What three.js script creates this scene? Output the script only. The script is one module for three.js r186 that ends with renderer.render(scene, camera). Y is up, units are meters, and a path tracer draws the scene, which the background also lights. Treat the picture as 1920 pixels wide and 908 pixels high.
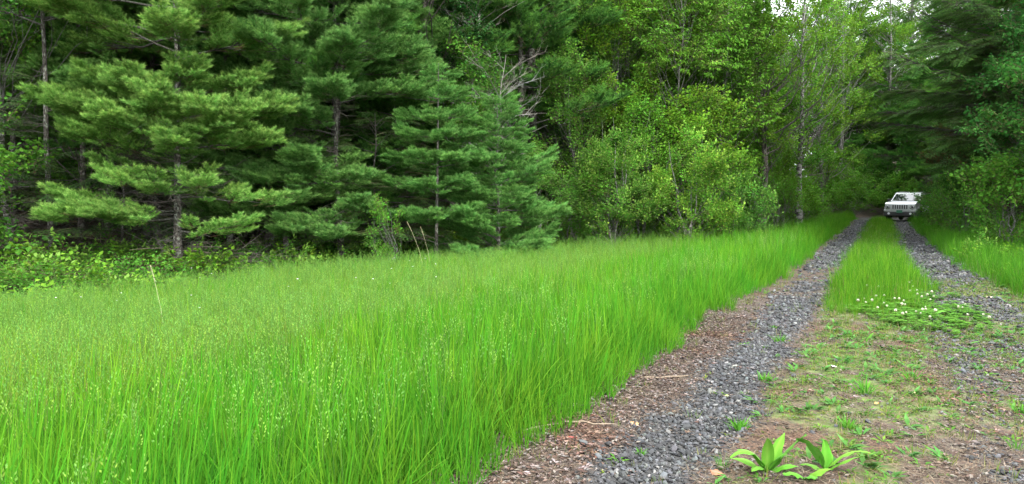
import * as THREE from 'three';
import { RoundedBoxGeometry } from 'three/addons/geometries/RoundedBoxGeometry.js';
import { mergeGeometries } from 'three/addons/utils/BufferGeometryUtils.js';

// ---------------------------------------------------------------- camera, sky, sun, exposure
const scene = new THREE.Scene();
const EYE = 1.5;
const camera = new THREE.PerspectiveCamera(34.15, 1024 / 484, 0.1, 3000);
camera.position.set(0, EYE, 0);
camera.rotation.set(THREE.MathUtils.degToRad(-3.4), 0, 0);

const renderer = new THREE.WebGLRenderer({ antialias: true });
renderer.toneMapping = THREE.LinearToneMapping;
renderer.toneMappingExposure = 5.1;
renderer.shadowMap.enabled = true;

function overcastSky() {
  const W = 256, Hh = 128, d = new Float32Array(W * Hh * 4);
  for (let j = 0; j < Hh; j++) for (let i = 0; i < W; i++) {
    const el = (j + 0.5) / Hh * Math.PI - Math.PI / 2, az = i / W * Math.PI * 2;
    const s = Math.max(0, Math.sin(el));
    const x = Math.cos(az) * Math.cos(el) * 3, y = Math.sin(el) * 6, z = Math.sin(az) * Math.cos(el) * 3;
    const c = 0.9 + 0.2 * fbm3(x + 9, y + 5, z + 7, 4);
    const L = 1.25 * (0.68 + 0.32 * s) * c;
    const o = (j * W + i) * 4;
    d[o] = L * 0.965; d[o + 1] = L; d[o + 2] = L * 1.04; d[o + 3] = 1;
  }
  const t = new THREE.DataTexture(d, W, Hh, THREE.RGBAFormat, THREE.FloatType);
  t.mapping = THREE.EquirectangularReflectionMapping; t.magFilter = THREE.LinearFilter; t.wrapS = THREE.RepeatWrapping; t.needsUpdate = true;
  return t;
}
// hash noise (declared as functions so that the sky can use them)
function h3(x, y, z) { let n = Math.imul(x, 374761393) ^ Math.imul(y, 668265263) ^ Math.imul(z, 2147483647 ^ 0x2f1b); n = Math.imul(n ^ (n >>> 13), 1274126177); return ((n ^ (n >>> 16)) >>> 0) / 4294967296; }
function vn3(x, y, z) {
  const xi = Math.floor(x), yi = Math.floor(y), zi = Math.floor(z); let u = x - xi, v = y - yi, w = z - zi;
  u = u * u * (3 - 2 * u); v = v * v * (3 - 2 * v); w = w * w * (3 - 2 * w);
  const l = (a, b, t) => a + (b - a) * t;
  return l(l(l(h3(xi, yi, zi), h3(xi + 1, yi, zi), u), l(h3(xi, yi + 1, zi), h3(xi + 1, yi + 1, zi), u), v),
    l(l(h3(xi, yi, zi + 1), h3(xi + 1, yi, zi + 1), u), l(h3(xi, yi + 1, zi + 1), h3(xi + 1, yi + 1, zi + 1), u), v), w);
}
function fbm3(x, y, z, n) { let a = 0, g = 0.5, t = 0; for (let i = 0; i < n; i++) { a += g * vn3(x, y, z); t += g; x *= 2.03; y *= 2.03; z *= 2.03; g *= 0.5; } return a / t; }
const n2 = (x, y, k = 3) => fbm3(x, y, 3.7, k);

scene.background = overcastSky();
scene.environment = scene.background;

const sun = new THREE.DirectionalLight(new THREE.Color(1, 0.97, 0.9), 1.5);
sun.position.set(36, 62, 38); sun.target.position.set(4, 0, -22);
sun.castShadow = true; sun.shadow.radius = 36; sun.shadow.mapSize.set(4096, 4096);
Object.assign(sun.shadow.camera, { left: -50, right: 50, top: 50, bottom: -50, near: 1, far: 200 });
scene.add(sun, sun.target);

// ---------------------------------------------------------------- helpers
let seedState = 12345;
const seed = (s) => { seedState = s | 0; };
const rnd = () => { seedState = (seedState + 0x6d2b79f5) | 0; let t = Math.imul(seedState ^ (seedState >>> 15), 1 | seedState); t = (t + Math.imul(t ^ (t >>> 7), 61 | t)) ^ t; return ((t ^ (t >>> 14)) >>> 0) / 4294967296; };
const R = (a, b) => a + (b - a) * rnd();
const pick = (a) => a[Math.floor(rnd() * a.length)];
const V = (x, y, z) => new THREE.Vector3(x, y, z);
const clamp = (x, a, b) => Math.min(b, Math.max(a, x));
const smooth = (a, b, x) => { const t = clamp((x - a) / (b - a), 0, 1); return t * t * (3 - 2 * t); };
const lerp = (a, b, t) => a + (b - a) * t;
const DEG = Math.PI / 180;
const UPV = V(0, 1, 0);

const taken = new Map();
function numbered(n) { const k = taken.get(n) ?? 0; taken.set(n, k + 1); return k ? n + '_' + String(k).padStart(3, '0') : n; }
function shadows(o) { o.castShadow = true; o.receiveShadow = true; return o; }
function thing(name, label, category, pos = [0, 0, 0], turn = 0, group) {
  const o = new THREE.Group(); o.name = numbered(name); o.position.set(...pos); o.rotation.y = turn;
  o.userData = { label, category }; if (group) o.userData.group = group;
  scene.add(o); return o;
}
function part(parent, name, geo, mat, kind) {
  const m = shadows(new THREE.Mesh(geo, mat)); m.name = name; if (kind) m.userData.kind = kind; parent.add(m); return m;
}
function single(name, label, category, geo, mat, pos = [0, 0, 0], group) {
  const m = shadows(new THREE.Mesh(geo, mat)); m.name = numbered(name); m.position.set(...pos);
  m.userData = { label, category }; if (group) m.userData.group = group; scene.add(m); return m;
}
function structure(name, geo, mat) {
  const m = shadows(new THREE.Mesh(geo, mat)); m.name = name; m.userData = { kind: 'structure', label: name.replace(/_/g, ' ') }; scene.add(m); return m;
}
// a list of placements that becomes one InstancedMesh
class Copies {
  constructor() { this.m = []; this.c = []; this.n = 0; }
  add(p, x, y, z, s, color) { // x, y, z: orthonormal axes; s: scale (number or [sx, sy, sz])
    const [a, b, c] = typeof s === 'number' ? [s, s, s] : s;
    this.m.push(x.x * a, x.y * a, x.z * a, 0, y.x * b, y.y * b, y.z * b, 0, z.x * c, z.y * c, z.z * c, 0, p.x, p.y, p.z, 1);
    this.c.push(...color); this.n++;
  }
  addDir(p, dir, up, s, color) { // x axis along dir
    const x = dir.clone().normalize(), z = x.clone().cross(up); if (z.lengthSq() < 1e-6) z.set(0, 0, 1); z.normalize();
    this.add(p, x, z.clone().cross(x).normalize(), z, s, color);
  }
  addYaw(p, yaw, s, color, tiltX = 0, tiltZ = 0) {
    const e = new THREE.Matrix4().makeRotationFromEuler(new THREE.Euler(tiltX, yaw, tiltZ, 'YXZ')).elements;
    this.add(p, V(e[0], e[1], e[2]), V(e[4], e[5], e[6]), V(e[8], e[9], e[10]), s, color);
  }
  build(geo, mat) {
    const im = shadows(new THREE.InstancedMesh(geo, mat, this.n));
    im.instanceMatrix = new THREE.InstancedBufferAttribute(Float32Array.from(this.m), 16);
    im.instanceColor = new THREE.InstancedBufferAttribute(Float32Array.from(this.c), 3);
    im.userData.kind = 'stuff'; return im;
  }
}
function stuff(copies, name, label, category, geo, mat) {
  if (!copies.n) return; const im = copies.build(geo, mat); im.name = numbered(name); Object.assign(im.userData, { label, category }); scene.add(im); return im;
}
// geometry collector
class GB {
  constructor() { this.p = []; this.c = []; this.i = []; this.u = []; }
  v(x, y, z, col, u = 0, w = 0) { this.p.push(x, y, z); this.c.push(col[0], col[1], col[2]); this.u.push(u, w); return this.p.length / 3 - 1; }
  tri(a, b, c) { this.i.push(a, b, c); }
  tube(pts, rad, n, col, uvScale = 1, cap = false) {
    let along = 0, prev = null; const rings = [];
    let ref = null;
    for (let k = 0; k < pts.length; k++) {
      const t = (k < pts.length - 1 ? pts[k + 1].clone().sub(pts[k]) : pts[k].clone().sub(pts[k - 1])).normalize();
      if (!ref) ref = Math.abs(t.y) > 0.8 ? V(1, 0, 0) : V(0, 1, 0);
      const a = ref.clone().addScaledVector(t, -ref.dot(t)).normalize(), b = t.clone().cross(a); ref = a;
      if (prev) along += pts[k].distanceTo(prev); prev = pts[k];
      const ring = [];
      for (let j = 0; j <= n; j++) {
        const w = j / n * Math.PI * 2, r = typeof rad[k] === 'number' ? rad[k] : rad[k](w);
        const q = pts[k].clone().addScaledVector(a, Math.cos(w) * r).addScaledVector(b, Math.sin(w) * r);
        ring.push(this.v(q.x, q.y, q.z, col, j / n, along * uvScale));
      }
      rings.push(ring);
    }
    for (let k = 0; k + 1 < rings.length; k++) for (let j = 0; j < n; j++) {
      this.tri(rings[k][j], rings[k][j + 1], rings[k + 1][j]); this.tri(rings[k][j + 1], rings[k + 1][j + 1], rings[k + 1][j]);
    }
    if (cap) { const e = rings[rings.length - 1]; for (let j = 1; j + 1 < n; j++) this.tri(e[0], e[j], e[j + 1]); }
  }
  leaf(p, dir, up, len, wid, col, fold = 0.12, droop = 0.1) { // folded along the midrib, four faces
    const d = dir.clone().normalize(), s = d.clone().cross(up).normalize(), u = s.clone().cross(d);
    const m = p.clone().addScaledVector(d, len * 0.45).addScaledVector(u, -fold * wid * 0.5);
    const l = p.clone().addScaledVector(d, len * 0.42).addScaledVector(s, wid / 2).addScaledVector(u, fold * wid * 0.5);
    const r = p.clone().addScaledVector(d, len * 0.42).addScaledVector(s, -wid / 2).addScaledVector(u, fold * wid * 0.5);
    const t = p.clone().addScaledVector(d, len).addScaledVector(u, -droop * len);
    const P = this.v(p.x, p.y, p.z, col), M = this.v(m.x, m.y, m.z, col), L = this.v(l.x, l.y, l.z, col), Rr = this.v(r.x, r.y, r.z, col), T = this.v(t.x, t.y, t.z, col);
    this.tri(P, L, M); this.tri(L, T, M); this.tri(P, M, Rr); this.tri(M, T, Rr);
  }
  needle(p, dir, len, w, col, side) {
    const s = side ?? V(R(-1, 1), R(-1, 1), R(-1, 1)); const q = s.clone().cross(dir).normalize().multiplyScalar(w / 2);
    const a = this.v(p.x - q.x, p.y - q.y, p.z - q.z, col), b = this.v(p.x + q.x, p.y + q.y, p.z + q.z, col), c = this.v(p.x + dir.x * len, p.y + dir.y * len, p.z + dir.z * len, col);
    this.tri(a, b, c);
  }
  blade(base, az, h, bend, w, col, segs = 3, face) {
    const dx = Math.cos(az), dz = Math.sin(az), f = face ?? R(0, Math.PI), sx = Math.cos(f), sz = Math.sin(f);
    let pa = -1, pb = -1;
    for (let k = 0; k <= segs; k++) {
      const t = k / segs, x = base.x + dx * bend * t * t, z = base.z + dz * bend * t * t, y = base.y + h * (t - 0.18 * (bend / h) * t * t);
      const ww = w / 2 * (1 - Math.pow(t, 2.2)) * (0.75 + 0.5 * Math.min(1, t * 3));
      if (k === segs) { const c = this.v(x, y, z, col); this.tri(pa, pb, c); break; }
      const a = this.v(x - sx * ww, y, z - sz * ww, col), b = this.v(x + sx * ww, y, z + sz * ww, col);
      if (k) { this.tri(pa, pb, a); this.tri(pb, b, a); }
      pa = a; pb = b;
    }
  }
  geo(normals = false) {
    const g = new THREE.BufferGeometry();
    g.setAttribute('position', new THREE.BufferAttribute(Float32Array.from(this.p), 3));
    g.setAttribute('color', new THREE.BufferAttribute(Float32Array.from(this.c), 3));
    g.setAttribute('uv', new THREE.BufferAttribute(Float32Array.from(this.u), 2));
    g.setIndex(this.i); if (normals) g.computeVertexNormals(); return g;
  }
}
const jit = (c, a, b = a * 0.6) => { const k = 1 + R(-a, a); return [c[0] * k * (1 + R(-b, b)), c[1] * k, c[2] * k * (1 + R(-b, b))]; };

// ---------------------------------------------------------------- the lie of the land: s runs along the driveway, t across it
const O = { x: 0.7, z: -4.04 }, DS = { x: 0.4258, z: -0.9048 }, DT = { x: 0.9048, z: 0.4258 };
const xz = (s, t) => [O.x + DS.x * s + DT.x * t, O.z + DS.z * s + DT.z * t];
const st = (x, z) => { const a = x - O.x, b = z - O.z; return [a * DS.x + b * DS.z, a * DT.x + b * DT.z]; };
function pieces(list, x) { if (x <= list[0][0]) return list[0][1]; for (let i = 1; i < list.length; i++) if (x < list[i][0]) return lerp(list[i - 1][1], list[i][1], (x - list[i - 1][0]) / (list[i][0] - list[i - 1][0])); return list[list.length - 1][1]; }
const EDGE = [[-25, -16], [-10, -14], [4, -11.6], [8.7, -10.7], [12, -10.1], [16.3, -8.6], [20.3, -6.2], [24, -4.2], [30, -3.3], [40, -2.6], [70, -2.4]];
const edgeL = (s) => pieces(EDGE, s) + 0.5 * (n2(s * 0.35, 4.2) - 0.5);
const grassL = (s) => pieces([[-5, -0.72], [6, -0.74], [9, -0.58], [14, -0.42], [60, -0.36]], s) + 0.3 * (n2(s * 0.9, 8.1) - 0.5) + 0.22 * (n2(s * 4.5, 2.1, 2) - 0.5);
const grassR = (s) => pieces([[-5, 3.4], [6, 3.05], [10, 2.85], [14, 2.5], [20, 2.35], [30, 2.25], [60, 2.5]], s) + 0.3 * (n2(s * 0.8, 1.3) - 0.5);
function groundH(x, z) {
  const [s, t] = st(x, z), e = edgeL(s);
  let h = 0;
  const fall = clamp(-0.9 - t, 0, Math.max(0, -0.9 - e));
  h -= 0.058 * fall * smooth(0, 1.5, fall);
  const v = e - t; if (v > 0) h += 0.1 * Math.min(v, 60) * smooth(0, 1.5, v) + 0.2 * clamp(v - 12, 0, 60);
  h += 0.12 * clamp(s - 56, 0, 60) * smooth(-12, -4, t); const w = t - 3.2; if (w > 0) h += 0.06 * Math.min(w, 60) * smooth(0, 2, w);
  h += (n2(x * 0.25, z * 0.25) - 0.5) * 0.12 * (smooth(-1.0, -3, t) + smooth(3.2, 5, t));
  h += (n2(x * 1.6, z * 1.6) - 0.5) * 0.05 * (smooth(-0.8, -1.6, t) + smooth(2.9, 3.6, t));
  const road = smooth(-1.5, -1.1, t) * (1 - smooth(3.4, 3.8, t)) * smooth(-8, -7.6, s) * (1 - smooth(55.5, 56, s));
  return h - 0.03 * road;
}
function roadH(s, t) { // tyre tracks pressed in, crown proud
  const rut = (c) => Math.exp(-(((t - c) / 0.42) ** 2));
  const lip = smooth(-1.35, -1.1, t) * (1 - smooth(3.35, 3.6, t));
  return -0.045 + lip * 0.05 + 0.035 * Math.exp(-(((t - 0.95) / 0.5) ** 2)) - 0.02 * (rut(0) + rut(1.9)) + (n2(s * 1.1, t * 1.4) - 0.5) * 0.035 + (n2(s * 5, t * 5, 2) - 0.5) * 0.012;
}
const surf = (x, z) => { const [s, t] = st(x, z); return t > -1.3 && t < 3.55 && s > -7.5 && s < 55 ? Math.max(roadH(s, t), groundH(x, z)) : groundH(x, z); };

// what lies on the driveway: weights of bare gravel, litter, moss / low weeds (the rest is soil)
function zones(s, t) {
  const n = n2(s * 1.3, t * 1.8 + 11), m = n2(s * 0.8 + 40, t * 0.9), f = n2(s * 4.5, t * 4.5 + 3);
  const wob = (n - 0.5) * 0.35;
  const left = smooth(-0.44, -0.14, t + wob * 1.3 + 0.04 * smooth(3.5, 8, s)) * (1 - smooth(0.22, 0.44, t + wob * 1.1));
  const right = smooth(1.45, 1.7, t + wob) * (1 - smooth(2.55, 2.85, t + wob));
  let gravel = left * (1 - 0.95 * smooth(8.2, 9.2, s + wob * 5) * (1 - smooth(14, 15, s + wob * 5)) * smooth(0.5, 0.62, m * 0.6 + f * 0.6 - 0.02 + 0.1 * Math.abs(t)));
  gravel = Math.max(gravel, right * (0.4 + 0.45 * smooth(0.45, 0.62, f) + 0.4 * smooth(11, 14, s)) * (1 - 0.75 * smooth(0.5, 0.62, m) * (1 - smooth(12, 15, s))));
  const litter = (1 - gravel) * Math.max(smooth(-1.2, -0.9, t) * (1 - smooth(-0.35, -0.15, t)) * (1 - smooth(6, 9, s)), 0.3 * smooth(0.45, 0.6, n) * smooth(0.3, 0.6, t), 0.3 * smooth(1.2, 1.6, t) * (1 - smooth(2.2, 3.2, t)) * (1 - smooth(8, 11, s)));
  const moss = (1 - gravel) * (1 - litter * 0.6) * smooth(0.3, 0.55, t + (m - 0.5) * 0.5) * smooth(0.47, 0.58, f * 0.6 + m * 0.4 + 0.03 * clamp(s - 1.5, -1, 5));
  return { gravel, litter, moss };
}

// ---------------------------------------------------------------- materials
const leafMat = (name, tr = 0.4, rough = 0.85) => new THREE.MeshPhysicalMaterial({ name, color: 0xffffff, vertexColors: true, roughness: rough, transmission: tr, thickness: 0, specularIntensity: 0.1, side: THREE.DoubleSide });
const M = {
  grass: leafMat('grass blades', 0.42, 0.8), leaf: leafMat('broad leaves', 0.4, 0.82), needle: leafMat('needles', 0.28, 0.85),
  dry: new THREE.MeshStandardMaterial({ name: 'dry plant matter', vertexColors: true, roughness: 0.95, side: THREE.DoubleSide }),
  stone: new THREE.MeshStandardMaterial({ name: 'crushed stone', vertexColors: true, roughness: 0.75, flatShading: true }),
};
function dataTex(w, h, fn, srgb = false) {
  const d = new Uint8Array(w * h * 4), o = [0, 0, 0];
  for (let j = 0; j < h; j++) for (let i = 0; i < w; i++) { fn(i, j, o); const q = (j * w + i) * 4; for (let c = 0; c < 3; c++) d[q + c] = clamp(Math.round((srgb ? Math.pow(clamp(o[c], 0, 1), 1 / 2.2) : o[c]) * 255), 0, 255); d[q + 3] = 255; }
  const t = new THREE.DataTexture(d, w, h); t.wrapS = t.wrapT = THREE.RepeatWrapping; t.magFilter = THREE.LinearFilter; if (srgb) t.colorSpace = THREE.SRGBColorSpace; t.needsUpdate = true; return t;
}
// noise that wraps round a trunk (u) and repeats along it (v)
const wrapN = (u, v, fu, fv, k) => { const a = u * Math.PI * 2; return fbm3(Math.cos(a) * fu + 20, Math.sin(a) * fu + 20, v * fv, k); };
function barkMat(name, light, dark, fu, fv, lichen) {
  const W = 128, Hh = 512, hgt = (i, j) => { const u = i / W, v = Math.abs(j / Hh - 0.5) * 2; const q = wrapN(u + 0.03 * vn3(v * 30, 1, 1), v, fu, fv, 4); return smooth(0.32, 0.62, q); };
  const map = dataTex(W, Hh, (i, j, o) => {
    const h = hgt(i, j), l = smooth(0.55, 0.68, wrapN(i / W, Math.abs(j / Hh - 0.5) * 2, 1.6, 9, 4)) * lichen, g = 0.6 + 0.45 * h3(i, j, 5);
    for (let c = 0; c < 3; c++) o[c] = lerp(lerp(dark[c], light[c], h) * g, [0.3, 0.33, 0.27][c], l);
  }, true);
  const bump = dataTex(W, Hh, (i, j, o) => { const h = hgt(i, j); o[0] = o[1] = o[2] = h; });
  return new THREE.MeshStandardMaterial({ name, map, bumpMap: bump, bumpScale: 0.02, roughness: 0.95 });
}
M.pineBark = barkMat('pine bark', [0.085, 0.075, 0.06], [0.022, 0.018, 0.015], 2.6, 22, 0.5);
M.greyBark = barkMat('grey bark', [0.17, 0.165, 0.145], [0.06, 0.054, 0.045], 2.2, 26, 0.5);
M.darkBark = barkMat('dark bark', [0.085, 0.07, 0.055], [0.02, 0.016, 0.013], 3, 30, 0.25);
M.deadBark = barkMat('weathered dead wood', [0.36, 0.34, 0.3], [0.16, 0.145, 0.12], 3, 10, 0.2);
M.birchBark = (() => {
  const W = 128, Hh = 1024;
  const map = dataTex(W, Hh, (i, j, o) => {
    const u = i / W, v = Math.abs(j / Hh - 0.5) * 2, a = wrapN(u, v, 0.8, 70, 3), b = wrapN(u, v, 1.2, 14, 4), k = Math.max(smooth(0.6, 0.7, a), smooth(0.5, 0.62, b));
    const g = 0.62 + 0.25 * h3(i, j, 7); for (let c = 0; c < 3; c++) o[c] = lerp([0.27, 0.265, 0.24][c], [0.03, 0.026, 0.022][c], k) * g;
  }, true);
  return new THREE.MeshStandardMaterial({ name: 'birch bark', map, roughness: 0.85, bumpMap: map, bumpScale: 0.006 });
})();
M.soil = (() => {
  const S = 512, per = (x, y, f, k) => { const a = x / S * Math.PI * 2, b = y / S * Math.PI * 2; return fbm3(Math.cos(a) * f + 30, Math.sin(a) * f + Math.cos(b) * f + 30, Math.sin(b) * f + 30, k); };
  const map = dataTex(S, S, (i, j, o) => {
    const a = per(i, j, 2, 5), b = per(i + 99, j, 9, 3), g = h3(i, j, 1), leafy = smooth(0.5, 0.6, b) * (0.6 + 0.8 * g);
    for (let c = 0; c < 3; c++) o[c] = lerp([0.024, 0.017, 0.011][c], [0.062, 0.043, 0.027][c], a) * (0.5 + g * 0.9) + leafy * [0.045, 0.026, 0.012][c];
  }, true);
  map.repeat.set(0.35, 0.35);
  const bump = dataTex(S, S, (i, j, o) => { o[0] = o[1] = o[2] = per(i, j, 8, 4) * 0.7 + h3(i, j, 2) * 0.3; }); bump.repeat.set(0.35, 0.35);
  return new THREE.MeshStandardMaterial({ name: 'forest soil', map, bumpMap: bump, bumpScale: 0.03, roughness: 1 });
})();

// ---------------------------------------------------------------- ground and driveway
{
  const axis = (lo, hi, step, far) => { const a = []; for (let x = lo; x <= hi + 1e-6; x += step) a.push(x); let d = step; const b = []; for (let x = hi; x < far;) { d *= 1.35; x += d; b.push(x); } d = step; const c = []; for (let x = lo; x > -far;) { d *= 1.35; x -= d; c.unshift(x); } return [...c, ...a, ...b]; };
  const xs = axis(-26, 40, 0.4, 1200), zs = axis(-64, 6, 0.4, 1200), g = new GB();
  for (const z of zs) for (const x of xs) g.v(x, groundH(x, z), z, [1, 1, 1], x, z);
  const n = xs.length; for (let j = 0; j + 1 < zs.length; j++) for (let i = 0; i + 1 < n; i++) { const a = j * n + i; g.tri(a, a + n, a + 1); g.tri(a + 1, a + n, a + n + 1); }
  structure('ground', g.geo(true), M.soil);
  // the driveway bed in two stretches, finer near the camera
  const bed = (name, s0, s1, W, Hh, ds) => {
    const q = new GB(), nt = 40, t0 = -1.35, t1 = 3.6, ns = Math.round((s1 - s0) / ds);
    for (let j = 0; j <= ns; j++) for (let i = 0; i <= nt; i++) { const s = lerp(s0, s1, j / ns), t = lerp(t0, t1, i / nt), [x, z] = xz(s, t); q.v(x, roadH(s, t), z, [1, 1, 1], i / nt, j / ns); }
    for (let j = 0; j < ns; j++) for (let i = 0; i < nt; i++) { const a = j * (nt + 1) + i; q.tri(a, a + 1, a + nt + 1); q.tri(a + 1, a + nt + 2, a + nt + 1); }
    const col = (i, j, o) => {
      const s = lerp(s0, s1, (j + 0.5) / Hh), t = lerp(t0, t1, (i + 0.5) / W), z = zones(s, t), g = h3(i, j, 3), f = n2(s * 14, t * 14, 3), p = vn3(s * 42, t * 42, 1);
      const gr = [0.019, 0.0175, 0.016], li = [0.062, 0.044, 0.034], so = [0.034, 0.02, 0.0125], mo = [0.06, 0.085, 0.012];
      const w = Math.max(0, 1 - z.gravel - z.litter - z.moss);
      for (let c = 0; c < 3; c++) o[c] = z.gravel * gr[c] * (0.35 + 1.3 * p) + z.litter * li[c] * (0.45 + 1.1 * f) + z.moss * mo[c] * (0.5 + f) + w * so[c] * (0.55 + 0.9 * f);
      for (let c = 0; c < 3; c++) o[c] *= 0.75 + 0.5 * g;
    };
    const map = dataTex(W, Hh, col, true); map.wrapS = map.wrapT = THREE.ClampToEdgeWrapping;
    structure(name, q.geo(true), new THREE.MeshStandardMaterial({ name: 'driveway bed', map, roughness: 0.95 }));
  };
  bed('driveway', -7.5, 11, 640, 2048, 0.15);
  bed('lane', 11, 55, 256, 2048, 0.3);
}

// ---------------------------------------------------------------- sprays: the pieces that crowns are made of
function pineSpray(sd, col, tip, brown = 0) { // about 0.85 m, along +x
  seed(sd); const g = new GB(), bark = [0.09, 0.065, 0.04];
  const tuft = (p, dir, n, c) => { for (let i = 0; i < n; i++) { const d = dir.clone().multiplyScalar(R(0.35, 1.1)).add(V(R(-1, 1), R(-0.75, 1), R(-1, 1)).multiplyScalar(0.62)).normalize(); g.needle(p.clone().addScaledVector(dir, R(-0.06, 0.02)), d, R(0.085, 0.145), R(0.005, 0.0085), jit(c, 0.28, 0.12)); } };
  const twig = (a, dir, L, r, depth) => {
    const n = 3, pts = []; let p = a.clone(), d = dir.clone();
    for (let k = 0; k <= n; k++) { pts.push(p.clone()); p = p.clone().addScaledVector(d, L / n); d.add(V(R(-0.12, 0.12), R(0, 0.16), R(-0.12, 0.12))).normalize(); }
    g.tube(pts, pts.map((_, k) => r * (1 - 0.75 * k / n)), 3, bark);
    const nt = Math.max(2, Math.round(L / 0.075));
    for (let k = 0; k < nt; k++) { const t = depth ? 0.3 + 0.7 * (k + 1) / nt : 0.55 + 0.45 * (k + 1) / nt, q = pts[Math.min(n - 1, Math.floor(t * n))].clone().lerp(pts[Math.min(n, Math.floor(t * n) + 1)], t * n % 1); tuft(t > 0.99 ? pts[n] : q, d, 19, rnd() < brown ? [0.14, 0.075, 0.03] : t > 0.82 ? tip : col); }
    return pts;
  };
  const main = twig(V(0, 0, 0), V(1, 0.05, 0), 0.8, 0.007, 0);
  for (let k = 0; k < 9; k++) {
    const t = 0.15 + 0.8 * k / 9, q = main[Math.min(2, Math.floor(t * 3))].clone().lerp(main[Math.min(3, Math.floor(t * 3) + 1)], t * 3 % 1), sgn = k % 2 ? 1 : -1, a = R(40, 62) * DEG * sgn;
    twig(q, V(Math.cos(a), R(-0.12, 0.45), Math.sin(a)), R(0.22, 0.38) * (1.1 - t * 0.55), 0.004, 1);
  }
  return g.geo();
}
function hemlockSpray(sd, col, tip) { // flat drooping lace, about 0.9 m along +x
  seed(sd); const g = new GB(), bark = [0.06, 0.045, 0.03];
  const row = (a, dir, L, droop, depth) => {
    const n = 4, pts = []; let p = a.clone(), d = dir.clone();
    for (let k = 0; k <= n; k++) { pts.push(p.clone()); p = p.clone().addScaledVector(d, L / n); d.y -= droop; d.normalize(); }
    g.tube(pts, pts.map((_, k) => 0.004 * (1 - 0.8 * k / n)), 3, bark);
    const m = Math.round(L / 0.02);
    for (let k = 0; k < m; k++) {
      const t = (k + rnd()) / m, f = t * n, i0 = Math.min(n - 1, Math.floor(f)), q = pts[i0].clone().lerp(pts[i0 + 1], f - i0), dd = pts[i0 + 1].clone().sub(pts[i0]).normalize(), s = dd.clone().cross(UPV).normalize();
      for (const sg of [-1, 1]) g.needle(q, s.clone().multiplyScalar(sg).addScaledVector(dd, R(0.3, 0.8)).add(V(0, R(-0.15, 0.15), 0)).normalize(), R(0.024, 0.045), 0.014, jit(t > 0.7 && depth ? tip : col, 0.25, 0.1), UPV);
    }
    return pts;
  };
  const main = row(V(0, 0, 0), V(1, 0.1, 0), 0.9, 0.09, 0);
  for (let k = 0; k < 13; k++) { const t = 0.1 + 0.86 * k / 13, f = t * 4, i0 = Math.min(3, Math.floor(f)), q = main[i0].clone().lerp(main[i0 + 1], f - i0), a = R(45, 62) * DEG * (k % 2 ? 1 : -1); row(q, V(Math.cos(a), 0.02, Math.sin(a)), R(0.26, 0.4) * (1.15 - t * 0.75), 0.09, 1); }
  return g.geo();
}
function leafSpray(sd, col, alt, o = {}) { // twig with leaves, about 0.5 m along +x
  seed(sd); const g = new GB(), { n = 22, len = 0.075, wid = 0.05, hang = 0.25, spread = 1, L = 0.5, bark = [0.1, 0.075, 0.05], fold = 0.2 } = o;
  const stem = (a, dir, LL, m) => {
    const pts = []; let p = a.clone(), d = dir.clone().normalize();
    for (let k = 0; k <= 3; k++) { pts.push(p.clone()); p = p.clone().addScaledVector(d, LL / 3); d.add(V(R(-0.2, 0.2), R(-0.15, 0.2), R(-0.2, 0.2))).normalize(); }
    g.tube(pts, [0.004, 0.003, 0.002, 0.001], 3, bark);
    for (let k = 0; k < m; k++) {
      const t = 0.15 + 0.85 * (k + 1) / m, f = Math.min(2.999, t * 3), i0 = Math.floor(f), q = pts[i0].clone().lerp(pts[i0 + 1], f - i0), a = k * 2.4 + R(-0.4, 0.4), dd = pts[i0 + 1].clone().sub(pts[i0]).normalize();
      const side = V(0, 1, 0).cross(dd).normalize(), dir = dd.clone().multiplyScalar(0.5).addScaledVector(side, Math.cos(a) * spread).add(V(0, Math.sin(a) * 0.35 - hang, 0)).normalize();
      const ll = len * R(0.5, 1.35);
      g.leaf(q.clone().addScaledVector(dir, 0.015), dir, V(R(-0.35, 0.35), 1, R(-0.35, 0.35)).normalize(), ll, ll * wid / len * R(0.85, 1.1), jit(rnd() < 0.3 ? alt : col, 0.25, 0.15), fold, R(0, 0.25));
    }
    return pts;
  };
  const main = stem(V(0, 0, 0), V(1, 0.1, 0), L, Math.round(n * 0.4));
  for (let k = 0; k < 4; k++) { const a = R(30, 60) * DEG * (k % 2 ? 1 : -1); stem(main[Math.floor(k * 0.7)].clone(), V(Math.cos(a), R(-0.1, 0.35), Math.sin(a)), L * R(0.4, 0.6), Math.round(n * 0.15)); }
  return g.geo();
}
function bareSpray(sd, col) { // dead twigs, about 1 m along +x
  seed(sd); const g = new GB();
  const br = (a, dir, L, r, depth) => {
    const n = 4, pts = []; let p = a.clone(), d = dir.clone().normalize();
    for (let k = 0; k <= n; k++) { pts.push(p.clone()); p = p.clone().addScaledVector(d, L / n); d.add(V(R(-0.22, 0.22), R(-0.22, 0.2), R(-0.22, 0.22))).normalize(); }
    g.tube(pts, pts.map((_, k) => r * (1 - 0.8 * k / n)), 3, jit(col, 0.3, 0.1));
    if (depth < 2) for (let k = 0; k < (depth ? 4 : 7); k++) { const i = 1 + Math.floor(R(0, n - 0.01)); br(pts[i], d.clone().add(V(R(-1, 1), R(-0.7, 0.8), R(-1, 1))), L * R(0.25, 0.55), r * 0.5, depth + 1); }
  };
  br(V(0, 0, 0), V(1, 0.05, 0), 1, 0.009, 0);
  return g.geo();
}
const PINE_C = [0.042, 0.128, 0.024], PINE_T = [0.078, 0.19, 0.03];
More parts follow.
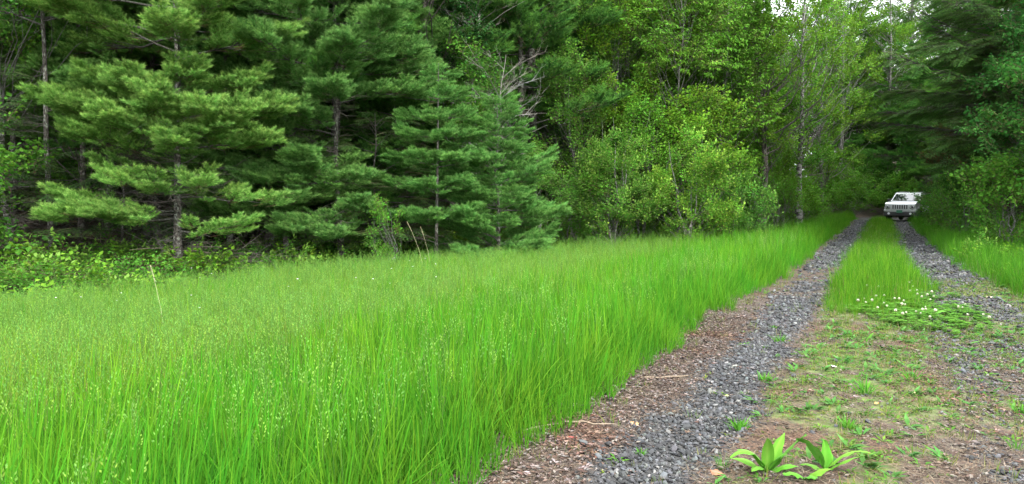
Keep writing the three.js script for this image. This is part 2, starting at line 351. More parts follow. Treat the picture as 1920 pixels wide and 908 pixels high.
const S = {
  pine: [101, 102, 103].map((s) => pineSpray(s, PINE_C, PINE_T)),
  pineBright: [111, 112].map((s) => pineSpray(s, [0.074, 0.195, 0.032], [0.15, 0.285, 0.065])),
  pineRusty: [121].map((s) => pineSpray(s, PINE_C, [0.05, 0.1, 0.03], 0.35)),
  hemlock: [131, 132].map((s) => hemlockSpray(s, [0.042, 0.128, 0.026], [0.085, 0.205, 0.032])),
  maple: [141, 142].map((s) => leafSpray(s, [0.052, 0.165, 0.018], [0.085, 0.21, 0.022], { n: 22, len: 0.1, wid: 0.088, hang: 0.2 })),
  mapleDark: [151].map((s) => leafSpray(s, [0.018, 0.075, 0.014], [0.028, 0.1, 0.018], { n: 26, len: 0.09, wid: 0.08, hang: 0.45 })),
  aspen: [161, 162].map((s) => leafSpray(s, [0.07, 0.19, 0.022], [0.105, 0.23, 0.032], { n: 24, len: 0.075, wid: 0.064, hang: 0.3 })),
  cherry: [171, 172].map((s) => leafSpray(s, [0.072, 0.19, 0.015], [0.125, 0.24, 0.026], { n: 22, len: 0.125, wid: 0.055, hang: 0.75, spread: 0.8 })),
  shrub: [181, 182].map((s) => leafSpray(s, [0.068, 0.19, 0.018], [0.125, 0.245, 0.038], { n: 24, len: 0.1, wid: 0.056, hang: 0.05, L: 0.42 })),
  bright: [191].map((s) => leafSpray(s, [0.09, 0.22, 0.017], [0.145, 0.27, 0.022], { n: 24, len: 0.1, wid: 0.066, hang: 0.3 })),
  low: [201, 202].map((s) => leafSpray(s, [0.058, 0.19, 0.018], [0.1, 0.24, 0.026], { n: 18, len: 0.07, wid: 0.05, hang: 0.0, L: 0.36 })),
  bare: [211, 212].map((s) => bareSpray(s, [0.045, 0.038, 0.031])),
  bareGrey: [221].map((s) => bareSpray(s, [0.17, 0.16, 0.14])),
};

// ---------------------------------------------------------------- trees
const trunkGeos = new Map();
function trunkLine(h, lean, wob, sd) { const pts = []; for (let k = 0; k <= 14; k++) { const t = k / 14; pts.push(V(lean[0] * t * h + wob * (vn3(t * 5, sd, 1) - vn3(0, sd, 1)), t * h - (k ? 0 : 0.25), lean[1] * t * h + wob * (vn3(t * 5, sd, 9) - vn3(0, sd, 9)))); } return pts; }
const onLine = (pts, h, y) => { const f = clamp(y / h, 0, 0.999) * (pts.length - 1), i = Math.floor(f); return pts[i].clone().lerp(pts[i + 1], f - i); };
function addTrunk(root, pts, r, bark) {
  const g = new GB(), n = pts.length - 1;
  g.tube(pts, pts.map((_, k) => { const t = k / n, b = r * (1.0 - 0.86 * Math.pow(t, 0.9)) * (1 + 0.45 * Math.exp(-t * 18)); return (w) => b * (1 + 0.1 * vn3(Math.cos(w) * 2 + 9, Math.sin(w) * 2 + 9, k * 0.8)); }), 10, [1, 1, 1], 0.5, true);
  return part(root, 'trunk', g.geo(true), bark);
}
const vary = (a, tint = [1, 1, 1]) => { const k = 1 + R(-a, a); return [k * tint[0] * (1 + R(-0.08, 0.08)), k * tint[1], k * tint[2] * (1 + R(-0.08, 0.08))]; };
function addFoliage(root, copies, geo, mat, name = 'foliage') { if (!copies.n) return; const im = copies.build(geo, mat); im.name = name; root.add(im); return im; }

function limbPath(p0, az, L, elev, curl) {
  const pts = [], d = V(Math.cos(az), 0, Math.sin(az)), s = V(-d.z, 0, d.x), w = R(-0.12, 0.12);
  for (let k = 0; k <= 5; k++) { const t = k / 5; pts.push(p0.clone().addScaledVector(d, L * t).addScaledVector(s, L * w * Math.sin(t * 3)).add(V(0, L * (Math.tan(elev) * t + curl * t * t) + R(-0.02, 0.02) * L, 0))); }
  return pts;
}
// conifer: limbs = [[height, azimuth, length, elevation, sprays per metre]]
function conifer(name, label, category, x, z, o) {
  seed(o.sd); const root = thing(name, label, category, [x, surf(x, z), z], 0, o.group), h = o.h;
  const line = trunkLine(h, o.lean ?? [R(-0.015, 0.015), R(-0.015, 0.015)], o.wob ?? 0.12, o.sd); addTrunk(root, line, o.r, o.bark ?? M.pineBark);
  const limbs = o.limbs ? o.limbs.slice() : [];
  if (o.whorls) for (let y = o.whorls.from; y < h - 0.1;) {
    const t = (y - o.whorls.from) / (h - o.whorls.from), n = o.whorls.n ?? 5, a0 = R(0, 6.28);
    for (let k = 0; k < n; k++) limbs.push([y + R(-0.2, 0.2), a0 + k / n * 6.283 + R(-0.25, 0.25), o.whorls.len * (1 - Math.pow(t, o.whorls.pow ?? 1.1)) * R(0.5, 1.3) + 0.18, lerp(o.whorls.e0 ?? 0.05, 0.75, t * t) + R(-0.2, 0.28), (o.per ?? 6) * R(0.6, 1.3)]);
    y += (o.whorls.step ?? 0.55) * R(0.7, 1.4);
  }
  const fine = o.merge === false || o.twigs ? 1.75 : 1, f = new Copies(), wood = new GB(), merge = o.merge ?? true, geo = pick(o.sprays ?? S.pine), hang = o.hang ?? 0.0;
  for (const [y, az, L, e, per] of limbs) {
    const pts = limbPath(onLine(line, h, y), az, L, e, (o.curl ?? 0.06) + R(-0.14, 0.16)), rr = Math.min(o.r * 0.5, 0.006 + 0.008 * L), w = merge ? wood : new GB();
    w.tube(pts, pts.map((_, k) => rr * (1 - 0.85 * k / 5)), merge ? 4 : 6, [1, 1, 1], 1);
    if (!merge) part(root, 'branch', w.geo(true), o.bark ?? M.pineBark);
    const n = Math.max(2, Math.round(L * per * fine)), d = V(Math.cos(az), 0, Math.sin(az)), sd = V(-d.z, 0, d.x);
    for (let i = 0; i <= n; i++) {
      const t = i === n ? 0.97 : 0.22 + 0.75 * Math.pow(rnd(), 0.75), ff = t * 5, i0 = Math.min(4, Math.floor(ff)), q = pts[i0].clone().lerp(pts[i0 + 1], ff - i0), sg = i % 2 ? 1 : -1, a = i === n ? 0 : R(0.3, 1.0) * sg * (1.15 - 0.5 * t);
      const out = d.clone().multiplyScalar(Math.cos(a)).addScaledVector(sd, Math.sin(a)), off = i === n ? 0 : R(0, 0.3) * L * (1.1 - t);
      const p = q.clone().addScaledVector(out, off).add(V(0, R(-0.1, 0.12), 0));
      if (off > 0.15 && (o.twigs ?? !merge)) wood.tube([q, q.clone().lerp(p, 0.5).add(V(0, 0.01, 0)), p], [rr * 0.4, rr * 0.3, rr * 0.2], 3, [1, 1, 1], 1);
      f.addDir(p, out.clone().add(V(0, (o.rise ?? 0.18) - hang + R(-0.3, 0.3), 0)), V(R(-0.25, 0.25), 1, R(-0.25, 0.25)), R(0.7, 1.1) * (o.size ?? 1) * (fine > 1 ? 0.76 : 1) * clamp(0.55 + L * 0.3, 0.5, 1), vary(0.28, o.tint));
    }
  }
  if (wood.p.length) part(root, merge ? 'branches' : 'twigs', wood.geo(true), o.bark ?? M.pineBark, 'stuff');
  addFoliage(root, f, geo, M.needle);
  if (o.dead) { const b = new Copies(); for (let k = 0; k < o.dead[0]; k++) { const y = R(o.dead[1], o.dead[2]), a = R(0, 6.28); b.addDir(onLine(line, h, y), V(Math.cos(a), R(-0.25, 0.3), Math.sin(a)), UPV, R(0.7, 1.7), vary(0.3)); } addFoliage(root, b, pick(S.bare), M.dry, 'dead_twigs'); }
  return root;
}
// broadleaf: clusters of sprays in an uneven crown, each cluster on its own limb
function broadleaf(name, label, category, x, z, o) {
  seed(o.sd); const root = thing(name, label, category, [x, surf(x, z), z], 0, o.group), h = o.h, geo = pick(o.sprays), f = new Copies(), wood = new GB();
  const stems = o.stems ?? 1, lines = [];
  for (let k = 0; k < stems; k++) { const a = R(0, 6.28), l = stems > 1 ? R(0.08, 0.22) : 0; const line = trunkLine(h * R(0.8, 1), o.lean ?? [Math.cos(a) * l, Math.sin(a) * l], o.wob ?? 0.3, o.sd + k * 7); lines.push(line); addTrunk(root, line, o.r * R(0.75, 1), o.bark ?? M.greyBark); }
  const [cx, cy, cz] = [o.off?.[0] ?? 0, (o.from + h) / 2, o.off?.[1] ?? 0], ry = (h - o.from) / 2, rx = o.w / 2;
  let made = 0;
  for (let tries = 0; made < o.n && tries < o.n * 30; tries++) {
    const u = V(R(-1, 1), R(-1, 1), R(-1, 1)), l = u.length(); if (l > 1 || (l < 0.4 && rnd() < 0.6)) continue;
    const q = V(cx + u.x * rx * (1 - (o.taper ?? 0.25) * u.y), cy + u.y * ry, cz + u.z * rx * (1 - (o.taper ?? 0.25) * u.y));
    if (fbm3(q.x * 0.9 + o.sd, q.y * 1.1, q.z * 0.9, 2) < (o.gap ?? 0.42)) continue;
    made++;
    const line = pick(lines), y0 = clamp(q.y - R(0.5, 1.2) - Math.hypot(q.x, q.z) * 0.55, h * 0.06, h * 0.93), p0 = onLine(line, h, y0), mid = p0.clone().lerp(q, 0.55).add(V(R(-0.1, 0.1), R(-0.12, 0.05), R(-0.1, 0.1)));
    const rr = clamp(o.r * 0.32 * (1 - y0 / h * 0.7), 0.006, 0.05);
    const span = p0.distanceTo(q) * 0.07, bow = V(R(-1, 1), R(-1.6, 0.2), R(-1, 1)).multiplyScalar(span * 1.6), path = [];
    for (let k = 0; k <= 6; k++) { const t = k / 6; path.push(p0.clone().lerp(mid, Math.min(1, t * 2)).lerp(q, t * t).addScaledVector(bow, Math.sin(t * 3.14)).add(k && k < 6 ? V(R(-1, 1), R(-1, 1), R(-1, 1)).multiplyScalar(span * 0.55) : V(0, 0, 0))); }
    wood.tube(path, path.map((_, k) => rr * 0.8 * (1 - 0.8 * k / 6)), 4, [1, 1, 1], 1);
    const m = o.per ?? 7, out = q.clone().sub(p0).normalize(), ct = vary(0.12, o.tint);
    for (let k = 0; k < m; k++) {
      const d = V(R(-1, 1), R(-0.5, 0.75), R(-1, 1)).addScaledVector(out, 0.8).normalize();
      f.addDir(q.clone().add(V(R(-1, 1), R(-0.8, 0.8), R(-1, 1)).multiplyScalar(o.clump ?? 0.3)), d.add(V(0, -(o.hang ?? 0), 0)), V(R(-0.3, 0.3), 1, R(-0.3, 0.3)), R(0.7, 1.15) * (o.size ?? 1), vary(0.14, ct));
    }
  }
  part(root, 'branches', wood.geo(true), o.bark ?? M.greyBark, 'stuff');
  addFoliage(root, f, geo, M.leaf);
  if (o.bareTwigs) { const b = new Copies(); for (let k = 0; k < o.bareTwigs; k++) { const y = R(o.from * 0.8, h * 0.95), a = R(0, 6.28); b.addDir(onLine(lines[0], h, y), V(Math.cos(a), R(0.1, 0.9), Math.sin(a)), UPV, R(0.9, 2.2), vary(0.3)); } addFoliage(root, b, S.bare[0], M.dry, 'bare_twigs'); }
  return root;
}
// ---- the front row of the wood, from left to right
const D2 = (deg) => deg * DEG;
conifer('white_pine', 'slim bare-stemmed pine with grey trunk near the left edge, dead twigs low down', 'pine tree', -11.1, -19, { sd: 1001, h: 12, r: 0.07, lean: [-0.004, 0.01], limbs: [[2.9, 2.9, 1.1, 0.1, 5], [2.5, 0.4, 0.8, 0.05, 5], [1.6, 3.3, 1.9, 0.0, 6], [2.1, 2.7, 1.8, 0.02, 6]], whorls: { from: 5.6, len: 2.2 }, dead: [26, 0.6, 4.6], merge: false });
broadleaf('maple_tree', 'maple with round leaf clumps hanging in the top left corner', 'maple tree', -12.6, -19.8, { sd: 1002, h: 9, r: 0.09, from: 4.3, w: 5.2, n: 42, per: 9, sprays: S.maple, off: [0.6, 0.8] });
conifer('white_pine', 'broad light green pine nearest the field, long lit boughs over dead brush', 'pine tree', -7.67, -18, {
  sd: 1003, h: 12.5, r: 0.085, lean: [0.004, 0.0], sprays: S.pineBright, merge: false, per: 11, tint: [1.25, 1.18, 1.08],
  limbs: [[3.0, 2.75, 2.6, 0.16, 16], [3.3, 2.35, 2.3, 0.18, 16], [2.9, 1.9, 2.0, 0.14, 16], [3.1, 1.35, 2.0, 0.14, 16], [2.9, 0.6, 2.4, 0.08, 16], [3.4, 0.15, 2.3, 0.1, 15], [3.6, 3.1, 2.1, 0.22, 15], [3.6, 1.7, 1.7, 0.3, 15], [3.8, 2.6, 1.7, 0.32, 15], [2.8, 0.2, 2.1, 0.04, 14], [3.3, 0.9, 2.1, 0.12, 15], [2.7, 2.5, 1.9, 0.08, 14], [2.6, 1.2, 1.6, 0.02, 12], [3.9, 1.0, 1.5, 0.2, 14], [4.0, 0.3, 1.8, 0.1, 14],
    [2.1, 2.1, 1.6, -0.12, 6], [2.0, 0.9, 1.7, -0.1, 6], [1.8, 1.5, 1.2, -0.15, 6], [2.3, 2.7, 1.5, -0.05, 7], [1.4, 2.55, 2.4, -0.04, 14], [1.2, 2.15, 2.0, -0.06, 13], [1.3, 2.9, 2.2, -0.02, 10], [0.9, 0.6, 2.2, -0.06, 5], [1.7, 0.15, 2.2, 0.0, 5],
    [4.8, 0.2, 2.6, 0.12, 12], [5.0, 2.4, 2.4, 0.2, 12], [4.9, 1.3, 2.2, 0.2, 12], [5.2, 0.8, 2.8, 0.15, 12]],
  whorls: { from: 5.4, len: 2.7, step: 0.6 }, dead: [34, 0.4, 3.0] });
conifer('white_pine', 'tall pine with straight grey stem left of the small tiered pine', 'pine tree', -4.44, -20.5, {
  sd: 1004, h: 13, r: 0.075, merge: false, per: 11, sprays: S.pineBright, tint: [0.88, 0.94, 1],
  limbs: [[2.3, 2.8, 2.5, 0.02, 15], [2.1, 2.3, 2.5, 0.0, 16], [2.3, 1.7, 2.1, 0.0, 15], [2.2, 0.9, 1.4, 0.0, 12], [1.4, 1.1, 1.7, -0.06, 13], [1.3, 2.0, 1.9, -0.1, 13], [1.4, 2.9, 1.9, -0.1, 11], [0.9, 1.5, 1.7, -0.05, 11], [4.2, 0.4, 2.3, 0.12, 12], [4.6, 2.8, 3.0, 0.1, 13], [4.4, 2.1, 2.7, 0.16, 13], [4.7, 1.2, 2.3, 0.2, 13], [3.5, 1.9, 2.2, 0.08, 12], [3.4, 2.6, 2.4, 0.06, 12], [4.0, 1.5, 2.0, 0.1, 12]],
  whorls: { from: 5.0, len: 2.9, step: 0.5, n: 6 }, dead: [16, 0.6, 4] });
conifer('white_pine', 'pine with long boughs across the upper left, behind the broad light pine', 'pine tree', -6.6, -21.5, { sd: 1005, h: 14, r: 0.13, per: 11, twigs: true, sprays: S.pineBright, tint: [0.82, 0.92, 1.0], limbs: [[4.2, 1.9, 2.6, 0.1, 8], [4.6, 0.9, 2.8, 0.14, 8], [3.7, 1.2, 2.2, 0.08, 7]], whorls: { from: 5.0, len: 3.4, step: 0.5, n: 6 }, dead: [20, 0.6, 4] });
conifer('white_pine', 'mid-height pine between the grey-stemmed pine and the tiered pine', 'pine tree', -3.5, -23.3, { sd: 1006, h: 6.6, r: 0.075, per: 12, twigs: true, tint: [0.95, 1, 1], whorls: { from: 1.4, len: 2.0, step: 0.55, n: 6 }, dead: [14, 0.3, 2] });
conifer('white_pine', 'small slender pine in clear flat tiers on a bare thin stem', 'pine tree', -1.94, -20, {
  sd: 1007, h: 5.3, r: 0.05, merge: false, sprays: S.pineBright, tint: [0.82, 0.95, 0.95], wob: 0.05, size: 0.85,
  limbs: [[1.35, 2.6, 1.05], [1.3, 1.8, 1.1], [1.4, 0.9, 1.2], [1.35, 0.2, 1.0], [2.1, 2.9, 1.1], [2.05, 1.7, 1.0], [2.15, 0.8, 1.0], [2.1, 0.0, 0.8], [2.75, 2.9, 1.0], [2.7, 2.0, 0.9], [2.8, 1.0, 1.1], [2.7, 0.2, 1.0], [3.4, 2.4, 0.9], [3.35, 1.3, 0.8], [3.4, 0.3, 0.9], [3.4, 4.2, 0.9], [3.9, 2.8, 0.8], [3.85, 1.6, 0.7], [3.9, 0.5, 0.8], [3.9, 5.0, 0.7], [4.4, 2.5, 0.55], [4.4, 1.2, 0.55], [4.4, 0.1, 0.55], [4.45, 4.6, 0.5], [4.85, 2.0, 0.35], [4.85, 0.4, 0.35], [4.9, 5.2, 0.3]].map(([y, a, l]) => [y, a, l, 0.06, 17]), dead: [5, 0.5, 1] });
conifer('white_pine', 'short dense young pine with soft tufted boughs down to the ground', 'pine tree', -0.35, -20.6, { sd: 1008, h: 4.3, r: 0.05, merge: false, per: 16, size: 0.8, sprays: S.pineBright, tint: [0.82, 0.95, 0.95], whorls: { from: 0.35, len: 1.35, step: 0.36, n: 6, e0: 0.12, pow: 1.5 } });
conifer('hemlock_tree', 'dark young hemlock in the shade below the grey-stemmed pine', 'hemlock tree', -3.7, -21.2, { sd: 1009, h: 4, r: 0.05, per: 8, sprays: S.hemlock, hang: 0.3, whorls: { from: 0.5, len: 1.6, step: 0.36, n: 5, pow: 1.3 }, tint: [1.1, 1.15, 1] });
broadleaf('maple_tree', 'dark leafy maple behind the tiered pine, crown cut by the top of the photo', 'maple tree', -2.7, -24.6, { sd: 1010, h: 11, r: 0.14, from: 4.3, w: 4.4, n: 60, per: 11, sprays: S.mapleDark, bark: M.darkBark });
broadleaf('maple_tree', 'young bright-leaved maple right of the dark maple, above the short pine', 'maple tree', -1.3, -23.6, { sd: 1011, h: 6.2, r: 0.04, from: 2.4, w: 1.7, n: 26, per: 9, sprays: S.maple, stems: 1 });
[[-11.8, -23, 9, 2.4, 2.2, 'pine filling the gap between the slim and the broad light pine'], [-7.6, -21.2, 7.5, 1.2, 2.1, 'bushy young pine right behind the broad light pine'], [-5.9, -20.6, 5.2, 0.9, 1.7, 'bushy young pine left of the grey-stemmed pine'], [-3.6, -25, 9, 3.0, 2.4, 'pine behind the mid-height pine, left of the dark maple'], [-13.6, -21.5, 10, 3.2, 2.6, 'pine at the left edge with boughs over the shade'], [-9.7, -21.5, 11, 3.6, 2.6, 'tall pine behind and left of the broad light pine']].forEach(([x, z, h, from, len, label], i) => conifer('white_pine', label, 'pine tree', x, z, { sd: 1050 + i, h, r: 0.06 + 0.003 * h, per: 9, twigs: true, sprays: S.pineBright, tint: [0.95, 0.98, 1], whorls: { from, len, step: 0.5, n: 6 }, dead: [10, 0.4, from] }));
// dead standing trees
function deadTree(label, x, z, h, r, lean, sd, n) {
  seed(sd); const root = thing('dead_tree', label, 'dead tree', [x, surf(x, z), z], 0, 'dead standing trees'), line = trunkLine(h, lean, 0.25, sd); addTrunk(root, line, r, M.deadBark);
  for (let k = 0; k < n; k++) { const y = R(0.45, 0.97) * h, a = R(0, 6.28), g = new GB(), p = limbPath(onLine(line, h, y), a, R(0.7, 1.8), R(0.3, 0.9), R(-0.2, 0.2)); g.tube(p, p.map((_, i) => 0.022 * (1 - 0.8 * i / 5)), 4, [1, 1, 1]); part(root, 'branch', g.geo(true), M.deadBark); }
  const b = new Copies(); for (let k = 0; k < n * 3; k++) { const y = R(0.4, 0.98) * h, a = R(0, 6.28); b.addDir(onLine(line, h, y), V(Math.cos(a), R(0.2, 1), Math.sin(a)), UPV, R(0.6, 1.6), vary(0.2)); } addFoliage(root, b, S.bareGrey[0], M.dry, 'twigs');
}
deadTree('bare grey dead tree with pale branches left of the big dim pine', -1.2, -25.2, 10.5, 0.1, [0.012, 0], 1012, 12);
deadTree('thin leaning dead tree with forked pale twigs above the short pine', -0.55, -23.6, 5.9, 0.045, [0.06, 0], 1013, 9);
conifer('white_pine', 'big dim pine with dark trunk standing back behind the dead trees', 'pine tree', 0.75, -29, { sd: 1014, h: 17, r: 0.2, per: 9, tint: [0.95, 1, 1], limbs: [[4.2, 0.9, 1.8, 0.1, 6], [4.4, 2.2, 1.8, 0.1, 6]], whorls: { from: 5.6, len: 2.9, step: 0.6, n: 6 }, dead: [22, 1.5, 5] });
broadleaf('aspen_tree', 'pale-stemmed aspen with loose light green crown right of the dim pine', 'aspen tree', 2.75, -29.5, { sd: 1015, h: 13, r: 0.085, from: 3.0, w: 5.4, n: 110, per: 11, sprays: S.aspen, stems: 2, lean: [0.05, 0.0] });
broadleaf('aspen_tree', 'second pale aspen leaning left in the green crowns at top centre', 'aspen tree', 1.9, -31, { sd: 1016, h: 12, r: 0.08, from: 3.4, w: 5, n: 90, per: 11, sprays: S.aspen, lean: [-0.06, 0.02] });
broadleaf('maple_tree', 'lush mid green maple filling the wood above the tall shrubs', 'maple tree', 5.0, -32.5, { sd: 1017, h: 13, r: 0.15, from: 2.2, w: 7, n: 150, per: 12, sprays: S.maple, tint: [1.1, 1.1, 1.1] });
broadleaf('cherry_tree', 'young cherry with hanging yellow-green leaves left of the thin pale stem', 'cherry tree', 5.7, -27, { sd: 1018, h: 10.5, r: 0.06, from: 2.0, w: 3.6, n: 95, per: 11, sprays: S.cherry, hang: 0.25 });
broadleaf('cherry_tree', 'slim cherry with thin pale stem and drooping leaves beside the dark trunk', 'cherry tree', 7.5, -27.8, { sd: 1019, h: 11, r: 0.055, from: 2.2, w: 3.2, n: 85, per: 11, sprays: S.cherry, hang: 0.25 });
broadleaf('maple_tree', 'dark-trunked crooked tree with airy crown, just left of the mottled birch', 'maple tree', 9.15, -28.8, { sd: 1020, h: 13.5, r: 0.16, from: 3.2, w: 4.8, n: 80, per: 9, sprays: S.bright, bark: M.darkBark, wob: 0.7, gap: 0.45, bareTwigs: 16 });
broadleaf('birch_tree', 'tall birch with mottled pale trunk and thin crown beside the gravel track', 'birch tree', 12.75, -35, { sd: 1021, h: 15, r: 0.15, from: 3.4, w: 4.4, n: 52, per: 7, sprays: S.bright, bark: M.birchBark, lean: [0.004, 0], wob: 0.2, gap: 0.47, bareTwigs: 46 });
[[2.0, -26.5, 6.5, S.aspen], [3.7, -27.6, 9.5, S.bright], [4.9, -29.2, 8, S.aspen], [6.5, -29.6, 10, S.bright], [8.4, -30.2, 9, S.cherry], [9.0, -34, 10.5, S.bright], [11.4, -36.5, 9.5, S.bright], [13.7, -41.5, 10, S.aspen], [6.3, -25.9, 5.2, S.bright], [10.9, -33.4, 7, S.cherry]].forEach(([x, z, h, sp], i) => broadleaf('young_tree', ['slim young tree above the olive shrub', 'tall young tree with yellow-green leaves above the pointed shrub', 'light young tree between aspen and cherries', 'tall yellow-green young tree behind the cherries', 'young tree with hanging leaves left of the dark crooked trunk', 'yellow-green young tree behind the dark crooked trunk', 'young tree just left of the mottled birch', 'young tree just right of the mottled birch', 'small bright young tree between the two cherries', 'young tree with hanging leaves between dark trunk and birch'][i], 'young tree', x, z, { sd: 1070 + i, h, r: 0.04, from: 1.0, w: 2.6, n: Math.round(h * 8), per: 10, sprays: sp, gap: 0.4, taper: 0.4, tint: [1.12, 1.1, 1] }));
// tall shrubs at the right end of the field
const SHRUBS = [
  [0.75, -23.2, 3.1, 1.9, S.shrub, 'olive-leaved shrub beside the short dense pine', [0.95, 0.92, 1]], [3.05, -23.6, 4.2, 2.3, S.shrub, 'tall pointed shrub with pale leaf tips at the end of the field', [1, 0.98, 1]],
  [5.3, -23.6, 3.4, 2.6, S.shrub, 'broad yellow-leaved shrub behind the tall grass, below the cherries', [1.15, 1.1, 0.85]], [4.2, -25.4, 4.7, 2.2, S.bright, 'bright green shrub between the pointed and the yellow-leaved shrub', [0.85, 0.98, 1]],
  [1.9, -24.9, 2.4, 1.9, S.low, 'low dark leafy shrub between the olive and the pointed shrub', [1, 1, 1]], [7.0, -25.3, 2.6, 2.2, S.shrub, 'greyish green shrub at the foot of the slim cherry', [0.9, 0.98, 1.05]],
  [8.3, -27.4, 2.5, 1.9, S.low, 'dense green shrub at the foot of the dark crooked trunk', [1.1, 1.05, 1]], [10.6, -31.5, 2.6, 2.2, S.low, 'leafy shrub between the dark trunk and the mottled birch', [1.25, 1.15, 1]],
  [13.9, -38.5, 2.4, 2.2, S.bright, 'light green shrub right of the mottled birch foot', [0.9, 1, 1]], [12.0, -38, 3.4, 2.4, S.maple, 'leafy shrub behind the mottled birch trunk', [1.2, 1.1, 1]],
];
SHRUBS.forEach(([x, z, h, w, sp, label, tint], i) => broadleaf('tall_shrub', label, 'shrub', x, z, { sd: 1100 + i, h, r: 0.03, from: 0.25, w, n: Math.round(h * w * 7), per: 10, sprays: sp, stems: 4, clump: 0.22, size: 0.8, gap: 0.43, taper: 0.5, tint: tint.map((q) => q * 1.08), group: 'tall shrubs at the end of the field' }));
broadleaf('sapling', 'lone leafy sapling standing in front of the dark gap between pines', 'sapling', -2.95, -18.6, { sd: 1201, h: 2.0, r: 0.014, from: 0.2, w: 0.8, n: 30, per: 5, sprays: S.low, clump: 0.1, size: 0.62, gap: 0.2, tint: [1.1, 1.1, 0.9] });
// ---- far end of the driveway
broadleaf('maple_tree', 'sunny yellow-green tree standing left of the driveway beyond the birch', 'maple tree', 19.2, -49, { sd: 1301, h: 13, r: 0.16, from: 2.4, w: 6, n: 100, per: 9, sprays: S.bright, size: 1.2 });
broadleaf('maple_tree', 'mid green tree behind the birch, left of the yellow-green one', 'maple tree', 15.4, -44, { sd: 1302, h: 11, r: 0.14, from: 2.2, w: 5.4, n: 80, per: 9, sprays: S.bright, size: 1.1, tint: [0.75, 0.9, 1] });
broadleaf('ash_tree', 'tall thin-crowned tree against the patch of sky, twigs showing', 'ash tree', 25.2, -61, { sd: 1303, h: 18.5, r: 0.2, from: 7, w: 6, n: 48, per: 6, sprays: S.bright, bareTwigs: 60, size: 1.3, gap: 0.46 });
conifer('white_pine', 'soft hazy pine at the far end behind the car, left of the road', 'pine tree', 27.0, -64, { sd: 1304, h: 19, r: 0.2, per: 6, size: 1.2, tint: [1.15, 1.2, 1.1], whorls: { from: 3.4, len: 4, step: 0.65, n: 6 } });
broadleaf('maple_tree', 'tall far tree rising over the lane between hazy pine and sky gap', 'maple tree', 29.3, -62, { sd: 1307, h: 20, r: 0.2, from: 4, w: 6.5, n: 110, per: 8, size: 1.4, sprays: S.bright });
broadleaf('ash_tree', 'tallest leafy tree far behind the car, right of the sky gap', 'ash tree', 34.5, -69, { sd: 1308, h: 24, r: 0.25, from: 6, w: 8, n: 150, per: 8, size: 1.6, sprays: S.bright });
broadleaf('ash_tree', 'far leafy tree at the left rim of the sky gap', 'ash tree', 27.3, -70, { sd: 1309, h: 19, r: 0.22, from: 4, w: 6, n: 110, per: 8, size: 1.6, sprays: S.bright });
conifer('white_pine', 'tall pine at the far end right of the hazy pine', 'pine tree', 30.5, -55, { sd: 1305, h: 18, r: 0.2, per: 6, size: 1.2, tint: [1, 1.1, 1.05], whorls: { from: 2.2, len: 4, step: 0.65, n: 6 } });
conifer('hemlock_tree', 'dark hemlock closing the lane well behind the car', 'hemlock tree', 30.6, -62, { sd: 1306, h: 9, r: 0.14, per: 9, size: 1.2, sprays: S.hemlock, hang: 0.3, whorls: { from: 0.8, len: 2.8, step: 0.45, n: 6 } });
[[16.6, -44.6, 2.4, 2.6, S.low, 'round bush left of the lane, nearest the birch'], [18.2, -47.5, 3.0, 2.8, S.low, 'second round bush left of the lane before the car'], [20.4, -50.5, 3.2, 3, S.maple, 'leafy bush left of the lane just behind the car'], [23.2, -53.5, 3.0, 3, S.low, 'bush closing the lane behind the car'], [26, -53.8, 2.6, 3, S.maple, 'bush behind the right rear of the car'], [21.6, -55.5, 3.6, 3.2, S.maple, 'tall bush at the far left end of the lane'], [29.3, -52.2, 3.4, 3.2, S.low, 'bush at the far right end of the lane'], [31.2, -59.5, 4.6, 3.6, S.aspen, 'large bush under the tall far pine right of the car'], [33.4, -62.5, 5, 3.6, S.maple, 'bush at the farthest right end of the lane'], [25, -58.5, 4.5, 3.6, S.aspen, 'tallest bush at the far end of the lane'], [21.8, -58.4, 4.6, 3.4, S.aspen, 'light bush seen behind the mottled birch foot'], [18.3, -53, 4.2, 3.2, S.maple, 'big round bush between birch and yellow-green tree']].forEach(([x, z, h, w, sp, label], i) => broadleaf('lane_bush', label, 'bush', x, z, { sd: 1320 + i, h, r: 0.03, from: 0.2, w, n: 44, per: 8, sprays: sp, stems: 4, size: 1, gap: 0.3, tint: [1.35, 1.25, 1], group: 'bushes round the end of the lane' }));
[[29.6, -74, 15, 'far leafy tree closing the view behind the yellow-green tree'], [33.0, -77, 13, 'far leafy tree under the sky gap'], [36.2, -78, 16, 'far leafy tree right above the car roof'], [38.6, -75, 20, 'far leafy tree closing the view right of the car'], [42.5, -78, 20, 'far leafy tree at the right end of the background'], [26.2, -75, 17, 'far leafy tree at the left end of the background'], [31.8, -70, 6, 'low far tree left of the car'], [35.2, -71, 6, 'low far tree behind the car'], [28.2, -68.5, 6, 'low far tree behind the lane bushes'], [38, -70.5, 7, 'low far tree right of the car']].forEach(([x, z, h, label], i) => broadleaf('maple_tree', label, 'maple tree', x, z, { sd: 1340 + i, h, r: 0.05 + h * 0.008, from: 0.6, w: h < 8 ? 5 : 6.5, n: h < 8 ? 60 : 120, per: 8, size: 1.8, clump: 0.5, sprays: i % 2 ? S.bright : S.aspen, gap: 0.34, tint: [0.95, 1, 1] }));
